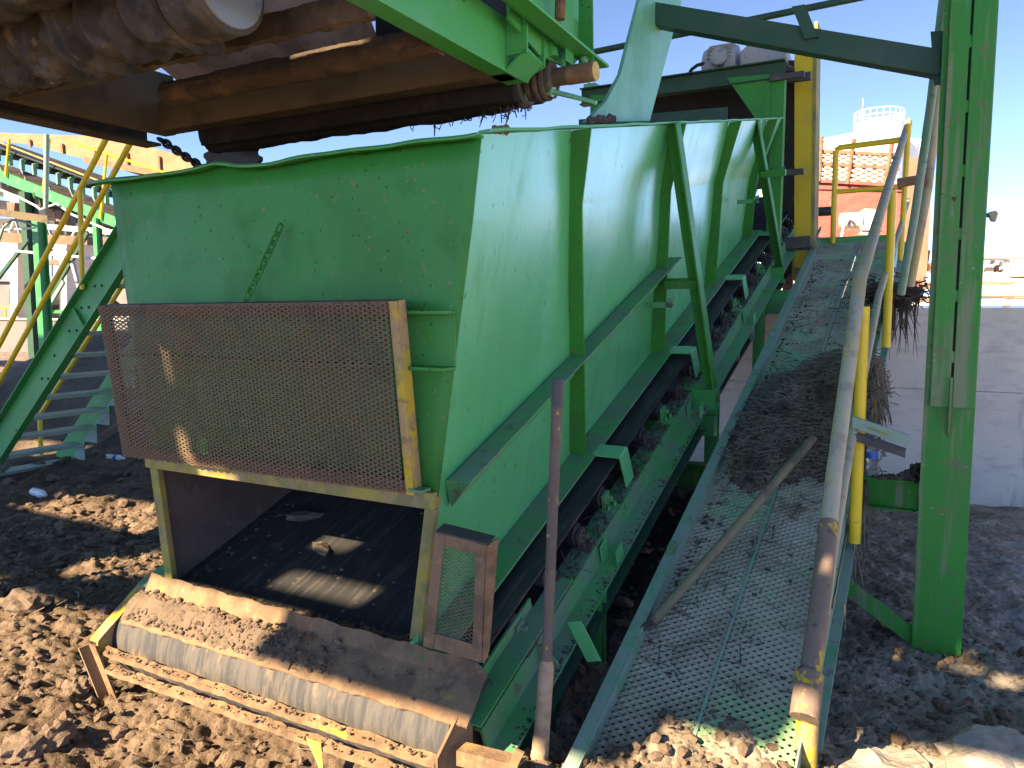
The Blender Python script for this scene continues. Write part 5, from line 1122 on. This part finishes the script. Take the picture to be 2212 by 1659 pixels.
# ------------------------------------------------------------------ plant far behind, left
def vband(pts, v_, d_=.1):            # upright slab from a picture outline on the plane v_
    return MB().prism([pv(x, y, v_) for x, y in pts], V*d_)
def ptube(pts, v_, r, n=10): return MB().tube([pv(x, y, v_) for x, y in pts], r, n)
gy_ = thing('conveyor_gallery', 'long sunlit conveyor gallery with bright green stringer sloping behind the stair', 'conveyor', pv(100, 470, 12))
LV = 12.0
obj('stringer', vband([(-60, 343), (-60, 368), (330, 524), (330, 502)], LV, .06), M['green'], gy_)
obj('stringer', vband([(-60, 330), (-60, 345), (330, 500), (330, 485)], LV+1.3, .06), M['green_dusty'], gy_)
obj('belt', MB().prism([pv(-60, 300, LV+.1), pv(330, 440, LV+.1), pv(330, 440, LV+.1)+V*1.1, pv(-60, 300, LV+.1)+V*1.1], W*.05), M['black'], gy_)
obj('return_deck', MB().prism([pv(-60, 350, LV+.1), pv(330, 505, LV+.1), pv(330, 505, LV+.1)+V*1.1, pv(-60, 350, LV+.1)+V*1.1], W*.05), M['dark_steel'], gy_)
for k in range(14):
    x = -30+26*k; y = 316+.385*(x+30); a = pv(x, y, LV+.02)
    obj('idler_stand', MB().bar(a-W*.26, a+W*.02, .10, .05, U).bar(a+W*.0, a+V*.35+W*.10, .06, .08, W), M['green_pale'], gy_)
    obj('roller', MB().cyl(a+V*.05-W*.03, a+V*.4-W*.03, .07, 12), M['dark_steel'], gy_, smooth=True)
    if k % 2: obj('lattice', MB().bar(pv(x-6, y+10, LV+.3), pv(x+22, y+75, LV+.3), .05, .03, V), M['steel'], gy_)
obj('side_angle', ptube([(-20, 300), (214, 391), (300, 425)], LV, .025), M['yellow_olive'], gy_)
for (x0, y0), (x1, y1) in (((20, 300), (12, 382)), ((107, 300), (93, 414)), ((231, 330), (217, 474))):
    obj('rail_post', ptube([(x0, y0), (x1, y1)], LV-.05, .035), M['yellow'], gy_, smooth=True)
obj('rail', ptube([(150, 305), (311, 358), (420, 395)], LV-.05, .03), M['yellow'], gy_, smooth=True)
sh_ = thing('chute_cover', 'large tan dusty sheet cover above the conveyor gallery', 'cover', pv(220, 340, 14))
obj('sheet', vband([(-40, 285), (250, 296), (420, 345), (420, 392), (300, 378), (190, 345), (60, 312), (-40, 300)], 14, .1), M['tan_sheet'], sh_)
obj('rib', vband([(180, 338), (420, 384), (420, 396), (180, 352)], 13.9, .08), M['rust'], sh_)
for k in range(5): obj('lath', vband([(60+70*k, 300+9*k), (64+70*k, 301+9*k), (66+70*k, 318+14*k), (62+70*k, 318+14*k)], 13.92, .05), M['rust'], sh_)
def post(label, xt, yt, xb, yb, wpx, v_, m, cat='post', nm='steel_post'):
    w_ = wpx/FPX*np.linalg.norm(pv(xb, yb, v_)-C0); b = pv(xb, yb, v_); t_ = pv(xt, yt, v_); t_ = np.array([b[0], b[1], t_[2]]); b = b*1.0; b[2] = min(b[2], -.1)
    o = thing(nm, label, cat, b)
    obj('flange', MB().bar(b, t_, w_, .012, V), m, o); obj('web', MB().bar(b+V*(w_*.45+.007), t_+V*(w_*.45+.007), .012, w_*.9, V), m, o); obj('flange', MB().bar(b+V*(w_*.9+.014), t_+V*(w_*.9+.014), w_, .012, V), m, o)
    return o
post('bright green steel post standing behind the yellow stair rails', 80, 470, 91, 760, 17, 8.2, M['green'])
post('dark green steel post behind the brown channel at the left edge', 57, 412, 64, 700, 18, 9.6, M['green_dark'])
post('slim green post half hidden behind the hopper corner', 212, 470, 216, 720, 11, 10.2, M['green'])
solo('brown_channel', MB().ext(Cp(.08, .12, .01), pv(-40, 446, 7.6), pv(102, 466, 7.6), V, -W), M['brown_beam'], 'dark brown channel ending beside the upright grey pipe at the left edge', 'beam')
solo('brown_beam', vband([(-40, 500), (-40, 522), (330, 534), (330, 518)], 10.8, .15), M['rust'], 'long rusty brown beam crossing behind the posts and stair', 'beam')
solo('grey_girder', vband([(60, 480), (60, 492), (330, 515), (330, 503)], 11.3, .2), M['grey_motor'], 'grey horizontal girder just above the long rusty beam', 'beam')
WPp = 'white pipes behind the stair'
solo('white_pipe', ptube([(-30, 398), (0, 410), (41, 426), (78, 445), (87, 453), (100, 448), (122, 440), (157, 464), (244, 502), (320, 530)], 7.9, .018), M['white'], 'thin white pipe that winds down under the green gallery stringer', 'pipe', smooth=True)
solo('white_pipe', ptube([(-30, 500), (78, 492)], 7.9, .018), M['white'], 'short level white pipe running into the bright green post', 'pipe', smooth=True)
solo('white_pipe', ptube([(20, 541), (211, 559), (330, 566)], 9.0, .026), M['white'], 'straight white pipe passing behind the two yellow rails', 'pipe', smooth=True)
solo('arched_pipe', ptube([(-12, 560), (-2, 520), (8, 491), (27, 475), (46, 477), (78, 488)], 7.8, .022), M['grey_green'], 'grey-green pipe arching down at the left edge', 'pipe', smooth=True)
solo('upright_pipe', ptube([(101, 290), (99, 450)], 7.7, .04), M['grey_green'], 'upright grey-green pipe ending at the brown channel', 'pipe', smooth=True)
for a, b, lb, m in (((-20, 622), (62, 516), 'dark diagonal brace at the left edge behind the arched pipe', 'green_dark'), ((190, 502), (97, 664), 'grey-green diagonal brace rising behind the lower yellow rail', 'green_dark'), ((138, 608), (102, 668), 'short pale diagonal brace beside the bright green post', 'grey_green'), ((150, 545), (176, 640), 'thin grey diagonal strut between the stair rails', 'grey_motor')):
    solo('diagonal_brace', MB().bar(pv(*a, 9.2), pv(*b, 9.2), .08, .05, V), M[m], lb, 'brace')
solo('green_tie', MB().bar(pv(96, 673, 9.3), pv(330, 673, 9.3), .06, .06, W), M['green'], 'level green tie bar low behind the stair', 'beam')
bd = thing('low_building', 'low pale block building with grey-blue roof far behind the stair', 'building', pv(60, 660, 30))
def bpx(pts, v_, d_): return MB().prism([pv(x, y, v_) for x, y in pts], V*d_)
obj('wall', bpx([(-300, 604), (300, 608), (300, 690), (-300, 690)], 30, 6), M['block'], bd)
obj('roof', MB().prism([pv(-310, 606, 29.7), pv(310, 610, 29.7), pv(310, 602, 29.7), pv(-310, 584, 29.7)], V*7), M['grey_roof'], bd)
for k in range(4): obj('opening', bpx([(20+48*k, 625), (44+48*k, 625), (44+48*k, 655), (20+48*k, 655)], 29.95, .06), M['dark'], bd)
yr = thing('yellow_barrier', 'low yellow pipe barrier in front of the pale building', 'barrier', pv(60, 690, 20))
obj('rail', ptube([(-60, 664), (260, 668)], 20, .04), M['yellow'], yr); 
for k in range(5): obj('post', ptube([(12+52*k, 664), (12+52*k, 692)], 20, .04), M['yellow'], yr)
cw = thing('low_wall', 'low grey concrete wall behind the dark soil heap', 'wall', pv(60, 720, 11.5))
obj('wall', bpx([(-200, 690), (420, 694), (420, 760), (-200, 760)], 11.5, .25), M['block'], cw)
obj('coping', bpx([(-200, 686), (420, 690), (420, 693.5), (-200, 689.5)], 11.45, .35), M['concrete'], cw)
pkl = thing('pipe_bridge', 'distant bluish pipe bridge seen between the left posts', 'pipe bridge', pv(30, 560, 40))
for k in range(7): obj('pipe', ptube([(-80, 524+9*k), (330, 534+7*k)], 40+k*.2, .05), M['white'], pkl)
for k in range(5): obj('stanchion', ptube([(-20+44*k, 505), (-20+44*k, 670)], 40.5, .12), M['grey_motor'], pkl)
# ------------------------------------------------------------------ plant far behind, right
rh = thing('red_hopper', 'sunlit red hopper trailer with a mesh screen on top behind the ramp', 'hopper', pv(1860, 500, 14))
RVv = 14.0
obj('body', bpx([(1690, 386), (1948, 401), (1948, 540), (1690, 540)], RVv, 1.8), M['red'], rh)
obj('top_bar', bpx([(1690, 382), (1946, 397), (1946, 404), (1690, 389)], RVv-.06, .05), M['red'], rh)
obj('seam', bpx([(1690, 404), (1946, 411), (1946, 414), (1690, 407)], RVv-.03, .02), M['dark_steel'], rh)
obj('end_plate', MB().prism([pv(1962, 338, RVv-.5), pv(2016, 346, RVv-.5), pv(2001, 612, RVv-.5), pv(1972, 625, RVv-.5), pv(1940, 520, RVv-.5)], V*.08), M['red_rust'], rh)
obj('lower_plate', bpx([(1900, 540), (2010, 540), (1995, 640), (1962, 640)], RVv+.2, .1), M['red_rust'], rh)
fo_ = pv(1773, 391, RVv); fe = pv(1944, 400, RVv); ft = pv(1773, 326, RVv)
sc_ = MB(); ex_ = unit(fe-fo_); diamond(sc_, pv(1690, 386, RVv), ex_, W, np.linalg.norm(fe-pv(1690, 386, RVv)), (ft-fo_)[2], .022, .012, -V, .16, .075)
obj('screen', sc_, M['rust'], rh)
for y0, y1 in ((323, 331), (349, 360)): obj('screen_bar', bpx([(1690, y0-4), (1944, y1), (1944, y1+7), (1690, y0+3)], RVv-.03, .06), M['rust'], rh)
for (x0, y0), (x1, y1) in (((1845, 300), (1831, 398)), ((1927, 310), (1911, 402)), ((1775, 296), (1770, 392))): obj('screen_post', ptube([(x0, y0), (x1, y1)], RVv-.05, .035), M['rust'], rh)
obj('truss', bpx([(1690, 512), (1930, 518), (1930, 524), (1690, 518)], RVv-.8, .1), M['cream'], rh)
obj('truss', bpx([(1690, 526), (1930, 531), (1930, 535), (1690, 530)], RVv-.8, .1), M['cream'], rh)
for (a, b) in (((1945, 540), (2040, 600)), ((1960, 600), (2040, 560)), ((1930, 640), (2040, 650)), ((1940, 610), (2040, 622))): obj('chassis_bar', MB().bar(pv(*a, RVv-.4), pv(*b, RVv-.4), .12, .1, W), M['rust'], rh)
mo = thing('cream_motor', 'cream gear motor on a stand in front of the red hopper', 'motor', pv(1860, 512, RVv-.9))
MV2 = RVv-.7
obj('motor_body', MB().lathe([(0,.06),(.02,.125),(.3,.125),(.32,.15),(.36,.15)], pv(1812, 478, MV2), U, 22), M['cream'], mo, smooth=True)
obj('gear_case', bpx([(1858, 462), (1866, 450), (1896, 452), (1903, 475), (1905, 498), (1858, 498)], MV2-.1, .3), M['cream'], mo, bevel=.02)
obj('stand', bpx([(1862, 498), (1884, 498), (1872, 513), (1846, 513)], MV2-.05, .2), M['cream'], mo)
obj('base_bar', bpx([(1842, 505), (1905, 509), (1905, 515), (1842, 511)], MV2-.1, .3), M['brown_beam'], mo)
obj('cable', MB().tube([pv(1818, 512, MV2-.2), pv(1824, 480, MV2-.2), pv(1832, 468, MV2-.2), pv(1840, 474, MV2-.2)], .02, 8), M['white'], mo, smooth=True)
si = thing('white_silo', 'white cylindrical silo tower with railing on top in the far background', 'silo', pv(1898, 660, 85))
SV = 85.0; c0 = pv(1898, 268, SV); r_ = 42.5/FPX*np.linalg.norm(c0-C0)
obj('tank', MB().lathe([(0, r_), (c0[2], r_), (c0[2]+.02, r_*.98), (c0[2]+.4, r_*.2)], np.array([c0[0], c0[1], 0]), W, 48), M['white'], si, smooth=True)
rl = MB()
for z in (.55, 1.1):
    rl.tube([np.array([c0[0]+r_*cos(a), c0[1]+r_*sin(a), c0[2]+z]) for a in np.linspace(0, 2*pi, 49)], .05, 5)
for a in np.linspace(0, 2*pi, 25)[:-1]: rl.tube([np.array([c0[0]+r_*cos(a), c0[1]+r_*sin(a), c0[2]]), np.array([c0[0]+r_*cos(a), c0[1]+r_*sin(a), c0[2]+1.1])], .05, 5)
obj('railing', rl, M['white'], si)
obj('mast', MB().tube([c0+U*-1.5, c0+U*-1.5+W*2.6], .05, 5), M['steel'], si)
wb = thing('white_building', 'white sunlit building with sloping roof left of the silo', 'building', pv(1800, 660, 80))
obj('walls', bpx([(1640, 330), (1856, 288), (1990, 300), (1990, 668), (1640, 668)], 88, 8), M['white'], wb)
obj('parapet', bpx([(1640, 326), (1856, 284), (1856, 290), (1640, 332)], 87.8, 9), M['white'], wb)
obj('window', bpx([(1880, 368), (1892, 368), (1892, 380), (1880, 380)], 87.9, .2), M['grey_roof'], wb)
pr = thing('pipe_rack', 'distant cream pipe rack with stacked pipes right of the column', 'pipe rack', pv(2170, 650, 30))
PV_ = 30.0
for y, r in ((534, .04), (543, .16), (551, .15)): obj('pipe', ptube([(2040, y-2), (2300, y+1)], PV_, r, 14), M['cream'] if r > .1 else M['red_rust'], pr, smooth=True)
for x in (2174, 2290, 2085): obj('frame_post', MB().bar(pv(x, 555, PV_+.2), pv(x, 668, PV_+.2), .18, .18, V), M['cream'], pr)
obj('frame_beam', MB().bar(pv(2040, 593, PV_+.2), pv(2300, 593, PV_+.2), .12, .12, W), M['cream'], pr)
obj('frame_beam', MB().bar(pv(2040, 560, PV_+.2), pv(2174, 560, PV_+.2), .1, .1, W), M['cream'], pr)
obj('railing', ptube([(2176, 580), (2191, 580), (2191, 592)], PV_+.3, .03), M['steel'], pr); obj('railing', ptube([(2176, 597), (2220, 599)], PV_+.3, .05), M['red_rust'], pr)
for x, y, w_, h_, m in ((2128, 577, 20, 14, 'silo_tan'), (2150, 572, 9, 20, 'rust'), (2160, 564, 6, 10, 'cream'), (2140, 562, 10, 6, 'grey_motor'), (2163, 580, 6, 10, 'grey_motor')):
    obj('equipment', bpx([(x, y), (x+w_, y), (x+w_, y+h_), (x, y+h_)], PV_+.5, 1.0), M[m], pr, bevel=.05)
md = thing('grey_tank', 'grey rounded tank below the distant pipe rack', 'tank', pv(2136, 606, 34)); obj('shell', MB().lathe([(0,.3),(.2,.7),(1.6,.7),(1.8,.3)], pv(2100, 606, 34), U, 24), M['grey_motor'], md, smooth=True)
for k, (y, m) in enumerate(((614, 'red_rust'), (621, 'cream'), (628, 'cream'), (635, 'silo_tan'))):
    solo('ground_pipe', ptube([(2020, y), (2260, y+1)], 24-k, .07, 10), M[m], ['reddish pipe lying low beyond the wall', 'upper cream pipe lying low beyond the wall', 'lower cream pipe lying beyond the wall', 'tan pipe nearest behind the wall top'][k], 'pipe', smooth=True)
tb = thing('tan_tank', 'tan sloping tank end at the right edge beyond the wall', 'tank', pv(2200, 642, 22)); obj('shell', bpx([(2188, 645), (2191, 616), (2212, 602), (2300, 590), (2300, 645)], 22, 3), M['silo_tan'], tb, bevel=.05)
fl_ = thing('floodlight', 'small grey floodlight sticking out behind the right edge of the column', 'light', pv(2150, 466, 4.6))
obj('housing', bpx([(2134, 458), (2152, 454), (2157, 460), (2152, 478), (2140, 476)], 4.6, .06), M['rail_white'], fl_, bevel=.006)
obj('arm', MB().bar(pv(2110, 462, 4.62), pv(2140, 466, 4.62), .02, .02, W), M['green_dark'], fl_)
dk = thing('screening_plant', 'dark cluttered screening machinery on beams beneath the sunlit gallery', 'machinery', pv(80, 500, 14.5))
obj('casing', bpx([(-80, 335), (330, 480), (330, 520), (-80, 400)], 13.6, .3), M['dark'], dk)
obj('deck', bpx([(-80, 470), (120, 474), (330, 490), (330, 512), (-80, 500)], 14.2, .8), M['dark_steel'], dk)
obj('deck_plate', bpx([(-80, 503), (330, 520), (330, 526), (-80, 508)], 13.9, .3), M['cream'], dk)
for k in range(9):
    x = -20+34*k; obj('hopper_side', bpx([(x, 430+k*6), (x+18, 432+k*6), (x+14, 466+k*3), (x+4, 466+k*3)], 13.4, .3), M[('grey_motor', 'rust', 'dark_steel')[k % 3]], dk)
    obj('strut', MB().bar(pv(x, 520+k, 13.7), pv(x+(22 if k % 2 else -18), 456+k*4, 13.7), .05, .05, V), M[('steel', 'white')[k % 2]], dk)
obj('motor', MB().lathe([(0,.2),(.05,.3),(.8,.3),(.85,.2)], pv(24, 400, 12.8), U, 18), M['dark_steel'], dk, smooth=True)
obj('fan_box', bpx([(8, 400), (52, 410), (52, 438), (8, 432)], 12.7, .4), M['grey_green'], dk)
for k, (x, lb) in enumerate(((22, 'grey concrete pier under the long rusty beam at the left edge'), (128, 'grey concrete pier between the two yellow rails'), (160, 'grey concrete pier just left of the stair stringer'))):
    solo('concrete_pier', bpx([(x, 525), (x+16, 525), (x+16, 700), (x, 700)], 13+k, .5), M['concrete'], lb, 'pier')
solo('grey_heap', MB().lump(P(*uvw(pv(140, 560, 20))[:2], 1.8), 1.3, 4, (1.7,1,.5), .12, 3), M['dark'], 'low dark heap on a platform behind the stair rails', 'heap')
solo('platform', bpx([(60, 560), (260, 566), (260, 576), (60, 570)], 19, 2.0), M['rust'], 'brown platform carrying the low dark heap', 'platform')

# things of one kind share a group
GROUPS = {'white_pipe': 'white pipes behind the stair', 'grey_pipe': 'slim pipes beside the column', 'water_bottle': 'plastic bottles left about', 'cross_beam': 'green cross beams under the ramp',
          'ground_pipe': 'pipes lying beyond the wall', 'concrete_pier': 'concrete piers behind the stair', 'diagonal_brace': 'diagonal braces behind the stair', 'steel_post': 'green posts behind the stair'}
for o in list(S.objects):
    b = o.name.split('.')[0]
    if o.parent is None and b in GROUPS and 'group' not in o: o['group'] = GROUPS[b]
